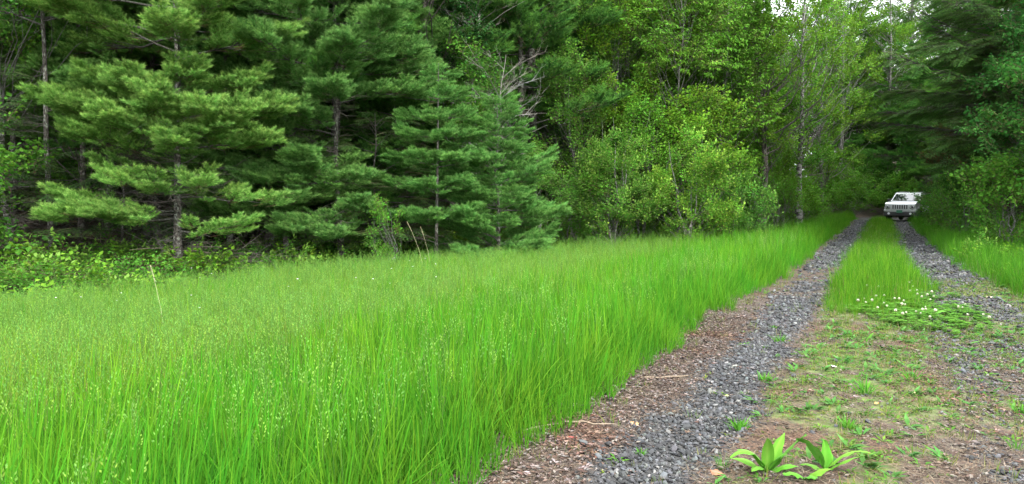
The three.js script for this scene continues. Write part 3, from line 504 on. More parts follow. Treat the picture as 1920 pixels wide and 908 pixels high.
// ---- right side of the driveway
conifer('hemlock_tree', 'great dark hemlock overhanging the driveway from the right', 'hemlock tree', 16.2, -24.2, { sd: 1401, h: 17, r: 0.24, per: 9, size: 1.15, sprays: S.hemlock, hang: 0.38, rise: 0.1, twigs: true, bark: M.darkBark, tint: [1.2, 1.2, 1.05], limbs: [[5.3, 2.9, 4.6, 0.16, 8], [4.6, 2.7, 4.0, 0.1, 8], [3.8, 2.85, 3.6, 0.04, 8], [5.8, 2.6, 4.4, 0.16, 8], [3.1, 2.4, 3.4, 0.0, 8], [4.2, 3.2, 4.0, 0.06, 8], [6.4, 3.0, 4.4, 0.16, 8]], whorls: { from: 3.2, len: 4.4, step: 0.5, n: 7 } });
conifer('hemlock_tree', 'second dark hemlock farther along the right side of the driveway', 'hemlock tree', 20.8, -31.5, { sd: 1402, h: 16, r: 0.22, per: 9, size: 1.15, sprays: S.hemlock, hang: 0.38, bark: M.darkBark, tint: [1.25, 1.25, 1.1], whorls: { from: 2.2, len: 3.0, step: 0.5, n: 7 } });
conifer('white_pine', 'shaggy pine with rusty inner needles right of the car', 'pine tree', 21.6, -34.8, { sd: 1403, h: 9, r: 0.13, per: 12, sprays: S.pineRusty, tint: [0.75, 0.75, 0.8], whorls: { from: 0.7, len: 2.4, step: 0.5, n: 6 } });
conifer('white_pine', 'feathery pine leaning over the lane just right of the car', 'pine tree', 28.4, -46.0, { sd: 1404, h: 16, r: 0.18, per: 11, size: 1.15, tint: [1.25, 1.2, 1], whorls: { from: 3.0, len: 3.6, step: 0.55, n: 6 } });
broadleaf('hazel_bush', 'tall airy hazel with broad leaves at the right edge', 'hazel bush', 13.0, -18.8, { sd: 1405, h: 5.8, r: 0.035, from: 0.5, w: 3.0, n: 56, per: 7, sprays: S.mapleDark, stems: 4, gap: 0.43, bark: M.darkBark, tint: [1.9, 1.75, 1.6] });
broadleaf('hazel_bush', 'leafy hazel branches hanging over the right edge, above the low hazel', 'hazel bush', 14.2, -21.2, { sd: 1407, h: 7.5, r: 0.05, from: 1.0, w: 3.6, n: 70, per: 7, sprays: S.mapleDark, stems: 4, gap: 0.43, bark: M.darkBark, tint: [1.7, 1.6, 1.5] });
broadleaf('hazel_bush', 'low bright hazel sprouting from the bank at the right edge', 'hazel bush', 12.6, -19.9, { sd: 1406, h: 2.3, r: 0.025, from: 0.2, w: 2.6, n: 34, per: 8, sprays: S.maple, stems: 4, gap: 0.3, tint: [1.15, 1.1, 1] });
[[18.3, -33.2, 2.3, 2.0, S.shrub, 'leafy bush below the shaggy pine', [0.75, 0.88, 1]], [23.5, -40.5, 2.8, 2.2, S.shrub, 'light leafy bush brushing the right side of the car', [0.85, 1, 0.9]], [21.6, -37.6, 2.4, 2.0, S.low, 'green bush on the right bank between shaggy pine and car', [1.1, 1.05, 1]], [15.2, -26.6, 1.7, 2.2, S.low, 'low bush under the great hemlock', [1, 1, 1]]].forEach(([x, z, h, w, sp, label, tint], i) => broadleaf('bank_bush', label, 'bush', x, z, { sd: 1420 + i, h, r: 0.03, from: 0.2, w, n: 44, per: 8, sprays: sp, stems: 4, size: 0.9, gap: 0.3, tint, group: 'bushes on the right bank' }));

const MARKS = [[100, 'slim bare-stemmed pine'], [330, 'broad light pine'], [480, 'gap right of the broad light pine'], [640, 'grey-stemmed pine'], [817, 'tiered pine'], [930, 'short dense pine'], [1030, 'big dim pine'], [1110, 'pale aspen'], [1230, 'lush maple'], [1357, 'slim cherry'], [1430, 'dark crooked trunk'], [1500, 'mottled birch'], [1590, 'yellow-green lane tree'], [1692, 'parked car'], [1790, 'second hemlock'], [1910, 'great hemlock']];
const markAt = (x, z) => { const u = 960 + 1478 * x / -z; return MARKS.reduce((a, b) => (Math.abs(b[0] - u) < Math.abs(a[0] - u) ? b : a))[1]; };
const rowAt = (v) => (v < 5 ? 'just' : v < 9 ? 'a few steps' : v < 14 ? 'well' : v < 20 ? 'far' : 'very far');
// ---- the wood behind: individual trees, each its own
{
  seed(5001); const spots = [], far = (x, z, d) => spots.every(([a, b]) => Math.hypot(a - x, b - z) > d);
  const front = scene.children.filter((o) => o.isGroup).map((o) => [o.position.x, o.position.z]);
  const list = [];
  for (let k = 0; k < 9000; k++) {
    const s = R(-6, 72), left = rnd() < 0.72, t = left ? edgeL(s) - R(2.2, 34) : s > 57 ? R(-2, 16) : R(5.5, 15), [x, z] = xz(s, t), depth = -z;
    if (depth < 14 || Math.abs(x) > depth * 0.72 + 3) continue;
    if (!left && s < 16) continue; if (left && depth < 21) continue; if (!left && s > 44 && s < 66 && t < 8.5) continue; if (left && s > 38 && s < 64 && edgeL(s) - t < 4.5) continue;
    const u = 960 + 1478 * x / depth; if (u > 1545 && u < 1625 && depth < 57 && left) continue;
    const v = left ? edgeL(s) - t : t - 5; const gap = v < 8 ? 2.3 : v < 20 ? 2.9 : 3.6;
    if (!far(x, z, gap) || front.some(([a, b]) => Math.hypot(a - x, b - z) < 1.5)) continue;
    spots.push([x, z]); list.push([x, z, left, s, u, v]);
  }
  list.forEach(([x, z, left, s, u, v], i) => {
    const pine = left ? (u < 980 ? rnd() < 0.75 : rnd() < 0.06) : rnd() < 0.4, h = R(11, 16), sd = 6000 + i * 13;
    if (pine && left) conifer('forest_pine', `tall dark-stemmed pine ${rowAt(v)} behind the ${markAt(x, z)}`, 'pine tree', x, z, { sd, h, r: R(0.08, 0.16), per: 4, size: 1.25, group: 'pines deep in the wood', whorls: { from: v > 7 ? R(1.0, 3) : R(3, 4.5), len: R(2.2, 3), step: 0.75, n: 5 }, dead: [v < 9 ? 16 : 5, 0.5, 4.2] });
    else if (pine) conifer('forest_hemlock', `tall hemlock in the right-hand wood ${rowAt(v)} behind the ${markAt(x, z)}`, 'hemlock tree', x, z, { sd, h, r: R(0.1, 0.18), per: 4.5, size: 1.4, sprays: S.hemlock, hang: 0.35, group: 'hemlocks in the right-hand wood', whorls: { from: R(1.2, 3), len: R(2.4, 3.2), step: 0.65, n: 6 } });
    else broadleaf('forest_maple', `broadleaved forest tree ${rowAt(v)} behind the ${markAt(x, z)}`, 'maple tree', x, z, { sd, h, r: R(0.06, 0.1), from: R(1.6, 3.4), w: R(4, 5.4), n: 74, per: 9, size: 1.25, tint: [1.1, 1.1, 1], sprays: pick([S.maple, S.aspen, S.bright]), bark: rnd() < 0.5 ? M.greyBark : M.darkBark, group: left ? 'broadleaved trees deep in the wood' : 'broadleaved trees in the right-hand wood' });
  });
  console.log('back trees', list.length);
}
// ---- undergrowth inside the wood and along its edge
const inView = (x, z, m = 1.5) => -z > 2.4 && Math.abs(x) < -z * 0.66 + m && -z < 75;
{
  seed(7001); let n = 0; const got = [];
  for (let k = 0; k < 6000 && n < 150; k++) {
    const s = R(0, 62), left = rnd() < 0.8, v = R(3.5, 22), t = left ? edgeL(s) - v : s > 58 ? R(-2, 10) : 5 + R(1, 9), [x, z] = xz(s, t);
    if (!inView(x, z, 2) || (!left && s < 24) || got.some(([a, b]) => Math.hypot(a - x, b - z) < 1.5)) continue;
    const u = 960 + 1478 * x / -z; if (left && u > 1560) continue;
    got.push([x, z]); n++; const h = R(2.2, 4.6);
    if (rnd() < 0.6) conifer('young_hemlock', `young hemlock in shade ${rowAt(v)} behind the ${markAt(x, z)}`, 'hemlock tree', x, z, { sd: 7100 + k, h, r: 0.04, per: 5, size: 1.15, sprays: S.hemlock, hang: 0.3, group: 'young hemlocks in the shade', whorls: { from: 0.3, len: R(1.2, 1.9), step: 0.42, n: 5, pow: 1.4 } });
    else broadleaf('understory_bush', `leafy bush in shade ${rowAt(v)} behind the ${markAt(x, z)}`, 'bush', x, z, { sd: 7100 + k, h: h * 0.8, r: 0.025, from: 0.2, w: R(1.8, 2.8), n: 30, per: 7, size: 1.1, sprays: S.maple, stems: 3, gap: 0.3, group: 'bushes in the shade of the wood' });
  }
}
function bushGeo(sd, sprayFn, n, rad, h) { // one joined clump of leaves
  seed(sd); const src = sprayFn, out = [], m = new THREE.Matrix4();
  for (let k = 0; k < n; k++) {
    const a = R(0, 6.28), r = Math.sqrt(rnd()) * rad, y = R(0.02, h * (1 - 0.6 * r / rad)), d = V(Math.cos(a) * R(0.4, 1), R(0.1, 0.9), Math.sin(a) * R(0.4, 1)).normalize(), zz = d.clone().cross(UPV).normalize(), yy = zz.clone().cross(d);
    m.makeBasis(d, yy, zz).setPosition(Math.cos(a) * r, y, Math.sin(a) * r).scale(V(1, 1, 1).multiplyScalar(R(0.6, 1))); out.push(src.clone().applyMatrix4(m));
  }
  return mergeGeometries(out);
}
function fernGeo(sd) {
  seed(sd); const g = new GB();
  for (let k = 0; k < 9; k++) {
    const a = k / 9 * 6.28 + R(-0.3, 0.3), L = R(0.4, 0.65), d = V(Math.cos(a), 0, Math.sin(a)), s = V(-d.z, 0, d.x), c = jit([0.06, 0.17, 0.02], 0.25, 0.15);
    const at = (t) => d.clone().multiplyScalar(L * t * 0.85).add(V(0, L * (0.95 * t - 0.75 * t * t), 0));
    g.tube([at(0), at(0.35), at(0.7), at(1)], [0.004, 0.003, 0.002, 0.001], 3, [0.06, 0.09, 0.02]);
    for (let i = 2; i < 18; i++) { const t = i / 18, w = L * 0.34 * Math.sin(Math.pow(t, 0.7) * 3.0) + 0.015; for (const q of [-1, 1]) g.leaf(at(t), s.clone().multiplyScalar(q).addScaledVector(d, 0.45).add(V(0, -0.12, 0)), UPV, w, 0.03, jit(c, 0.12), 0.1, 0.12); }
  }
  return g.geo();
}
const fernG = [fernGeo(7301), fernGeo(7302)], lowG = [bushGeo(7311, S.low[0], 26, 0.42, 0.5), bushGeo(7312, S.low[1], 30, 0.5, 0.4), bushGeo(7313, S.bright[0], 20, 0.38, 0.45), bushGeo(7314, S.shrub[0], 22, 0.4, 0.6)];
const stemG = (() => { seed(7320); const g = new GB(); for (let k = 0; k < 5; k++) { const a = R(0, 6.28), l = R(0.1, 0.25); g.tube([V(0, -0.05, 0), V(Math.cos(a) * l * 0.4, 0.18, Math.sin(a) * l * 0.4), V(Math.cos(a) * l, 0.4, Math.sin(a) * l)], [0.007, 0.005, 0.002], 4, [0.1, 0.07, 0.045]); } return g.geo(true); })();
{
  seed(7350); let n = 0; const got = [];
  for (let k = 0; k < 16000 && n < 470; k++) {
    const s = n < 250 ? R(-1, 20) : R(1, 46), right = s > 12 && rnd() < 0.2, v = Math.pow(rnd(), 1.3) * 5 - 0.3, t = right ? grassR(s) + 0.7 + v * 0.6 : edgeL(s) - v, [x, z] = xz(s, t);
    if (!inView(x, z, 1) || got.some(([a, b]) => Math.hypot(a - x, b - z) < 0.36)) continue;
    got.push([x, z]); n++;
    const fern = rnd() < 0.3, where = right ? 'on the right bank' : 'along the forest edge', sc = R(0.55, 1.0) * (right ? 0.9 : 1 + 0.25 * smooth(0.3, 2, v));
    const o = thing(fern ? 'fern' : 'low_bush', (fern ? 'green fern low ' : 'knee-high leafy bush ') + where + ' near the ' + markAt(x, z), fern ? 'fern' : 'bush', [x, surf(x, z) - 0.02, z], R(0, 6.28), (fern ? 'ferns ' : 'low bushes ') + where);
    o.scale.setScalar(sc); part(o, 'foliage', fern ? pick(fernG) : pick(lowG), M.leaf, 'stuff'); if (!fern) part(o, 'stem', stemG, M.dry);
  }
}
// dead brush lying under the front pines
{
  const spots = [[-8.9, -18.6, 1.2], [-6.6, -18.4, 1.3], [-12.4, -19.2, 1.3]];
  spots.forEach(([x, z, w], i) => {
    seed(7400 + i); const o = thing('brush_pile', ['tangle of dead branches left of the broad light pine foot', 'tangle of dead branches right of the broad light pine foot', 'tangle of dead branches in the shade at the left edge'][i], 'brush pile', [x, surf(x, z), z], 0, 'dead brush under the pines');
    for (let k = 0; k < 5; k++) { const g = new GB(), a = R(0, 3.14), p = limbPath(V(R(-0.6, 0.6), R(0.1, 0.5), R(-0.4, 0.4)), a, R(1.2, 2.2), R(-0.1, 0.35), R(-0.2, 0.1)); g.tube(p, p.map((_, q) => 0.014 * (1 - 0.75 * q / 5)), 4, jit([0.12, 0.1, 0.08], 0.3)); part(o, 'branch', g.geo(true), M.dry); }
    const b = new Copies(); for (let k = 0; k < 20; k++) { const a = R(0, 6.28); b.addDir(V(R(-w, w) * 0.7, R(0.05, 0.75), R(-0.5, 0.5)), V(Math.cos(a), R(-0.2, 0.6), Math.sin(a)), UPV, R(0.7, 1.4), vary(0.35)); }
    addFoliage(o, b, pick(S.bare), M.dry, 'twigs');
  });
}
// ---- grass
function tuft(sd, n, rad, h0, h1, w0, w1, col, alt, bend = 0.3, dryShare = 0.018) {
  seed(sd); const g = new GB();
  for (let k = 0; k < n; k++) { const a = R(0, 6.28), r = Math.sqrt(rnd()) * rad, h = R(h0, h1), c = rnd() < dryShare ? jit([0.26, 0.22, 0.1], 0.3) : jit(rnd() < 0.35 ? alt : col, 0.22, 0.12); g.blade(V(Math.cos(a) * r, -0.03, Math.sin(a) * r), a + R(-1.2, 1.2), h, h * bend * Math.pow(rnd(), 1.3) * (rnd() < 0.12 ? 2.4 : 1), R(w0, w1), c, 4); }
  return g.geo();
}
function panicle(sd, n, rad, h0, h1, col) { // flowering stems with loose seed heads
  seed(sd); const g = new GB();
  for (let k = 0; k < n; k++) {
    const a = R(0, 6.28), r = Math.sqrt(rnd()) * rad, h = R(h0, h1), b = R(0, 0.14), x = Math.cos(a) * r, z = Math.sin(a) * r, dx = Math.cos(a), dz = Math.sin(a), c = jit(col, 0.25, 0.15);
    const at = (t) => V(x + dx * b * t * t, h * t, z + dz * b * t * t); g.tube([at(0), at(0.5), at(1)], [0.0016, 0.0014, 0.0008], 3, [0.08, 0.17, 0.03]);
    for (let i = 0; i < 11; i++) { const t = 0.8 + 0.2 * i / 11, w = R(0, 6.28), q = R(0.008, 0.03) * (1.2 - (t - 0.8) * 4); g.leaf(at(t).add(V(Math.cos(w) * q, R(-0.005, 0.01), Math.sin(w) * q)), V(Math.cos(w) * 0.5, 0.9, Math.sin(w) * 0.5), V(Math.cos(w + 1.5), 0.1, Math.sin(w + 1.5)), R(0.012, 0.022), 0.008, jit(c, 0.2), 0.1, 0); }
  }
  return g.geo();
}
const G1 = [0.05, 0.178, 0.008], G2 = [0.092, 0.24, 0.012], G3 = [0.12, 0.21, 0.03];
{
  const lush = [8001, 8002, 8003].map((s) => tuft(s, 20, 0.12, 0.26, 0.7, 0.006, 0.0125, G1, G2, 0.5)), pale = [8011, 8012].map((s) => tuft(s, 24, 0.14, 0.26, 0.66, 0.0035, 0.007, [0.105, 0.228, 0.016], [0.16, 0.262, 0.034], 0.65, 0.05));
  const heads = [8021, 8022].map((s) => panicle(s, 6, 0.16, 0.5, 0.86, [0.14, 0.27, 0.045]));
  const L = lush.map(() => new Copies()), P = pale.map(() => new Copies()), Hd = heads.map(() => new Copies());
  seed(8100);
  for (let s = -8; s < 52;) {
    const step0 = s < 4 ? 0.085 : s < 12 ? 0.11 : s < 26 ? 0.15 : 0.2;
    for (let t = -20; t < -0.3; t += step0) {
      const ss = s + R(-0.5, 0.5) * step0, tt = t + R(-0.5, 0.5) * step0, [x, z] = xz(ss, tt); if (!inView(x, z, 0.6)) continue;
      const gl = grassL(ss), e = edgeL(ss); if (tt > gl || tt < e - 0.4) continue;
      const near = smooth(gl - 0.42, gl, tt), end = smooth(e + 0.9, e - 0.3, tt); if (rnd() < near * 0.45 || rnd() < end * 0.6) continue;
      const dist = -z, m = n2(x * 0.35 + 3, z * 0.35), paleK = clamp(smooth(1.6, 4.2, -0.7 - tt + (m - 0.5) * 5) * 0.75 + (m - 0.5) * 0.5, 0, 0.85);
      const y = surf(x, z), sc = R(0.62, 1.08) * (1 - 0.5 * near) * (1 - 0.45 * end) * (0.72 + 0.5 * n2(x * 0.9, z * 0.9 + 9)), m2 = n2(x * 1.4 + 17, z * 1.4), k = 0.78 + 0.44 * (0.5 * m + 0.5 * m2), tint = [k * (0.92 + (m2 - 0.45) * 0.8 + paleK * 0.12), k, k], la = (n2(x * 0.5 + 60, z * 0.5) - 0.5) * 0.9, lb = (n2(x * 0.5, z * 0.5 + 80) - 0.5) * 0.9;
      const c = vary(0.14, tint);
      if (rnd() < paleK) pick(P).addYaw(V(x, y, z), R(-0.5, 0.5) + 3.14 * Math.round(rnd()) * 0, sc, c, la + R(-0.25, 0.25), lb + R(-0.25, 0.25)); else pick(L).addYaw(V(x, y, z), R(-0.6, 0.6), [sc, sc * R(0.85, 1.12), sc], c, la * 0.6 + R(-0.2, 0.2), lb * 0.6 + R(-0.2, 0.2));
      if (rnd() < 0.06 + 0.28 * paleK && tt < gl - 0.3) pick(Hd).addYaw(V(x, y, z), R(0, 6.28), R(0.75, 1.05), vary(0.2), R(-0.12, 0.12), R(-0.12, 0.12));
    }
    s += step0;
  }
  console.log('grass', L[0].n + L[1].n + L[2].n, P[0].n + P[1].n, Hd[0].n + Hd[1].n);
  L.forEach((c, i) => stuff(c, 'field_grass', 'tall lush green grass filling the field left of the driveway', 'grass', lush[i], M.grass));
  P.forEach((c, i) => stuff(c, 'pale_field_grass', 'paler finer grass in the middle of the field', 'grass', pale[i], M.grass));
  Hd.forEach((c, i) => stuff(c, 'grass_seed_heads', 'loose tan seed heads standing above the field grass', 'seed heads', heads[i], M.grass));
  // grass on the crown of the driveway and on the right bank
  const mid = [8031, 8032].map((s) => tuft(s, 18, 0.09, 0.2, 0.46, 0.0035, 0.0065, G1, G2, 0.4)), short = [8041, 8042].map((s) => tuft(s, 12, 0.05, 0.04, 0.12, 0.003, 0.005, [0.065, 0.145, 0.015], [0.11, 0.155, 0.022], 0.7, 0.2));
  const C = mid.map(() => new Copies()), B = mid.map(() => new Copies()), W = short.map(() => new Copies());
  seed(8200);
  for (let s = -1.5; s < 50; s += s < 12 ? 0.075 : 0.13) for (let t = -0.75; t < 9; t += s < 12 ? 0.08 : 0.13) {
    const ss = s + R(-0.05, 0.05), tt = t + R(-0.05, 0.05), [x, z] = xz(ss, tt); if (!inView(x, z, 0.5)) continue;
    const m = n2(ss * 1.1 + 7, tt * 1.5), y = surf(x, z);
    const core = (1 - smooth(0.44, 0.78, Math.abs(tt - 1.0) + (m - 0.5) * 0.95)) * smooth(4.6, 7.2, ss + (m - 0.5) * 5), bank = smooth(-0.1, 0.35, tt - grassR(ss));
    if (rnd() < core * (ss < 15.5 ? 0.75 : 0.5)) { const sc = R(0.5, 1.15) * (0.35 + 0.65 * core) * (0.4 + 0.65 * smooth(5.4, 9.5, ss + (m - 0.5) * 4)) * (1 - 0.3 * smooth(15, 20, ss)); pick(C).addYaw(V(x, y, z), R(0, 6.28), sc, vary(0.16, [0.95 + m * 0.2, 0.95, 0.9]), R(-0.15, 0.15), R(-0.15, 0.15)); }
    else if (rnd() < bank * 0.75) pick(B).addYaw(V(x, y, z), R(0, 6.28), R(0.7, 1.25) * (0.6 + 0.5 * bank), vary(0.16, [0.78, 0.85, 0.9]), R(-0.15, 0.15), R(-0.15, 0.15));
    else { const zn = zones(ss, tt); if (rnd() < 0.5 * zn.moss + 0.025 + 0.3 * smooth(0.35, 0.0, tt - grassL(ss)) * (1 - smooth(-0.2, 0.1, tt)) + 0.5 * smooth(2.6, 6, ss) * smooth(0.35, 0.6, tt) * (1 - smooth(1.5, 1.9, tt)) + 0.1 * zn.litter * smooth(1, 3, tt) * smooth(0.5, 0.6, m)) pick(W).addYaw(V(x, y, z), R(0, 6.28), R(0.45, 1.2), vary(0.25, [1, 1, 1]), R(-0.2, 0.2), R(-0.2, 0.2)); }
  }
  C.forEach((c, i) => stuff(c, 'median_grass', 'grass strip growing on the crown between the two wheel tracks', 'grass', mid[i], M.grass));
  B.forEach((c, i) => stuff(c, 'bank_grass', 'darker grass covering the right bank of the driveway', 'grass', mid[i], M.grass));
  W.forEach((c, i) => stuff(c, 'short_grass', 'sparse short grass sprouting on the bare soil of the driveway', 'grass', short[i], M.grass));
  console.log('mid', C[0].n + C[1].n, B[0].n + B[1].n, W[0].n + W[1].n);
}
// ---- gravel, litter, straw, low weeds on the driveway; litter and herbs on the forest floor
function stoneGeo(sd) { seed(sd); const g = new THREE.IcosahedronGeometry(0.5, 0), p = g.attributes.position, memo = new Map(); for (let i = 0; i < p.count; i++) { const k = [p.getX(i), p.getY(i), p.getZ(i)].map((v) => v.toFixed(3)).join(); if (!memo.has(k)) memo.set(k, [R(0.65, 1.15), R(0.65, 1.15), R(0.65, 1.15)]); const m = memo.get(k); p.setXYZ(i, p.getX(i) * m[0] * 1.15, p.getY(i) * m[1] * 0.62, p.getZ(i) * m[2] * 0.85); } g.computeVertexNormals(); const c = new Float32Array(p.count * 3).fill(1); g.setAttribute('color', new THREE.BufferAttribute(c, 3)); return g; }
{
  const stones = [9001, 9002, 9003, 9004].map(stoneGeo), C = stones.map(() => new Copies()); seed(9010);
  const rock = () => { const k = rnd(); return k < 0.58 ? jit([0.0165, 0.0168, 0.018], 0.6, 0.1) : k < 0.9 ? jit([0.046, 0.047, 0.0495], 0.55, 0.1) : k < 0.97 ? jit([0.06, 0.066, 0.06], 0.3, 0.1) : jit([0.125, 0.122, 0.116], 0.3, 0.05); };
  for (let s = -1; s < 48;) {
    const st0 = s < 5 ? 0.021 : s < 12 ? 0.029 : s < 24 ? 0.05 : 0.075;
    for (let t = -1.1; t < 3.3; t += st0) {
      const ss = s + R(-1, 1) * st0, tt = t + R(-1, 1) * st0, [x, z] = xz(ss, tt); if (!inView(x, z, 0.2)) continue;
      const zn = zones(ss, tt); if (rnd() > zn.gravel * 0.95 + 0.03 * smooth(-1, -0.4, tt)) continue;
      const d = Math.min(st0, 0.045) * (0.6 + 1.3 * Math.pow(rnd(), 1.8)) * (rnd() < 0.04 ? 1.6 : 1);
      pick(C).addYaw(V(x, surf(x, z) + d * R(0.0, 0.4), z), R(0, 6.28), d, rock(), R(-0.9, 0.9), R(-0.9, 0.9));
    }
    s += st0;
  }
  console.log('stones', C.reduce((a, c) => a + c.n, 0));
  C.forEach((c, i) => stuff(c, 'gravel', 'blue-grey crushed stone lying in the wheel tracks', 'gravel', stones[i], M.stone));
}
{
  const flake = (sd) => { seed(sd); const g = new GB(); for (let k = 0; k < 11; k++) { const a = R(0, 6.28), d = V(Math.cos(a), R(-0.15, 0.25), Math.sin(a)); g.leaf(V(R(-0.05, 0.05), R(0.002, 0.015), R(-0.05, 0.05)), d, V(R(-0.4, 0.4), 1, R(-0.4, 0.4)), R(0.01, 0.034), R(0.006, 0.018), jit(pick([[0.1, 0.08, 0.068], [0.075, 0.052, 0.038], [0.05, 0.026, 0.017], [0.135, 0.115, 0.1], [0.028, 0.019, 0.013], [0.045, 0.029, 0.02]]), 0.3, 0.1), 0.3, R(-0.3, 0.3)); } return g.geo(); };
  const straw = (sd) => { seed(sd); const g = new GB(); for (let k = 0; k < 16; k++) { const a = R(0, 6.28); g.needle(V(R(-0.07, 0.07), R(0.002, 0.014), R(-0.07, 0.07)), V(Math.cos(a), R(-0.1, 0.12), Math.sin(a)).normalize(), R(0.05, 0.1), 0.0028, jit(pick([[0.09, 0.058, 0.034], [0.075, 0.038, 0.021], [0.12, 0.092, 0.06]]), 0.3, 0.1), UPV); } return g.geo(); };
  const herb = (sd, col, alt, n, len) => { seed(sd); const g = new GB(); for (let k = 0; k < n; k++) { const a = R(0, 6.28), r = R(0, 0.03), d = V(Math.cos(a), R(0.1, 0.9), Math.sin(a)); g.leaf(V(Math.cos(a) * r, R(0, 0.01), Math.sin(a) * r), d, UPV, len * R(0.5, 1.2), len * R(0.28, 0.42), jit(rnd() < 0.3 ? alt : col, 0.25, 0.2), 0.15, 0.25); } return g.geo(); };
  const FG = [9101, 9102, 9103].map(flake), SG = [9111, 9112].map(straw), HG = [herb(9121, [0.055, 0.135, 0.014], [0.09, 0.165, 0.02], 11, 0.045), herb(9122, [0.082, 0.14, 0.014], [0.12, 0.155, 0.018], 14, 0.026), herb(9123, [0.06, 0.17, 0.03], [0.1, 0.2, 0.03], 8, 0.08)];
  const F = FG.map(() => new Copies()), T = SG.map(() => new Copies()), Hh = HG.map(() => new Copies());
  seed(9200);
  for (let s = -1.2; s < 20; s += s < 6 ? 0.04 : 0.07) for (let t = -1.25; t < 3.4; t += s < 6 ? 0.045 : 0.075) {
    const ss = s + R(-0.04, 0.04), tt = t + R(-0.04, 0.04), [x, z] = xz(ss, tt); if (!inView(x, z, 0.2)) continue;
    const zn = zones(ss, tt), w = Math.max(0, 1 - zn.gravel - zn.litter - zn.moss), p = V(x, surf(x, z) + 0.004, z), red = n2(ss * 2.2 + 5, tt * 2.2), tt2 = red > 0.58 ? [1.05, 0.82, 0.7] : [1, 1, 1];
    if (rnd() < zn.litter * 0.9 + w * 0.12 + zn.gravel * 0.035) pick(F).addYaw(p, R(0, 6.28), R(0.7, 1.4), vary(0.3, tt2), R(-0.1, 0.1), R(-0.1, 0.1));
    if (rnd() < zn.litter * 0.25 + w * 0.7 + zn.moss * 0.25) pick(T).addYaw(p, R(0, 6.28), R(0.8, 1.3), vary(0.3, tt2), R(-0.05, 0.05), R(-0.05, 0.05));
    if (rnd() < zn.moss * (0.34 + 0.3 * smooth(2.5, 5, ss)) + w * 0.06 + zn.gravel * 0.008 + zn.litter * 0.02 * smooth(0, 1, tt)) { const k = rnd(); (k < 0.45 ? Hh[1] : k < 0.85 ? Hh[0] : Hh[2]).addYaw(p, R(0, 6.28), R(0.5, 1.25), vary(0.25), R(-0.15, 0.15), R(-0.15, 0.15)); }
  }
  console.log('litter', F[0].n * 3, T[0].n * 2, Hh.map((c) => c.n).join());
  F.forEach((c, i) => stuff(c, 'leaf_litter', 'tan and reddish leaf flakes along the grass edge and on the bare soil', 'litter', FG[i], M.dry));
  T.forEach((c, i) => stuff(c, 'pine_straw', 'fallen pine needles strewn over the bare soil', 'pine straw', SG[i], M.dry));
  Hh.forEach((c, i) => stuff(c, 'low_weeds', 'patchy low green weeds on the crown of the driveway', 'weeds', HG[i], M.leaf));
  // forest floor
  const K = new Copies(), Q = new Copies(), Wd = new Copies(); seed(9300);
  for (let k = 0; k < 26000; k++) { const s = R(-3, 50), v = Math.pow(rnd(), 1.6) * 14 - 0.8, right = rnd() < 0.15, t = right ? grassR(s) + 1.5 + v * 0.5 : edgeL(s) - v, [x, z] = xz(s, t); if (!inView(x, z, 1)) continue; const m = n2(x * 0.6, z * 0.6), p = V(x, surf(x, z), z); if (m > 0.5 + 0.02 * v || right) K.addYaw(p, R(0, 6.28), R(1.2, 3.2), vary(0.3, [0.8, 0.85, 1]), R(-0.2, 0.2), R(-0.2, 0.2)); else if (rnd() < 0.6) Q.addYaw(p, R(0, 6.28), R(2, 4), vary(0.35, [1.0, 0.72, 0.58])); else Wd.addYaw(p.add(V(0, 0.03, 0)), R(0, 6.28), R(0.3, 0.7), vary(0.3)); }
  stuff(K, 'ground_cover', 'low green herbs covering the forest edge', 'ground cover', HG[2], M.leaf);
  stuff(Q, 'forest_litter', 'brown dead leaves covering the forest floor', 'litter', FG[0], M.dry);
  stuff(Wd, 'forest_twigs', 'thin dead twigs lying on the forest floor', 'twigs', S.bare[0], M.dry);
}
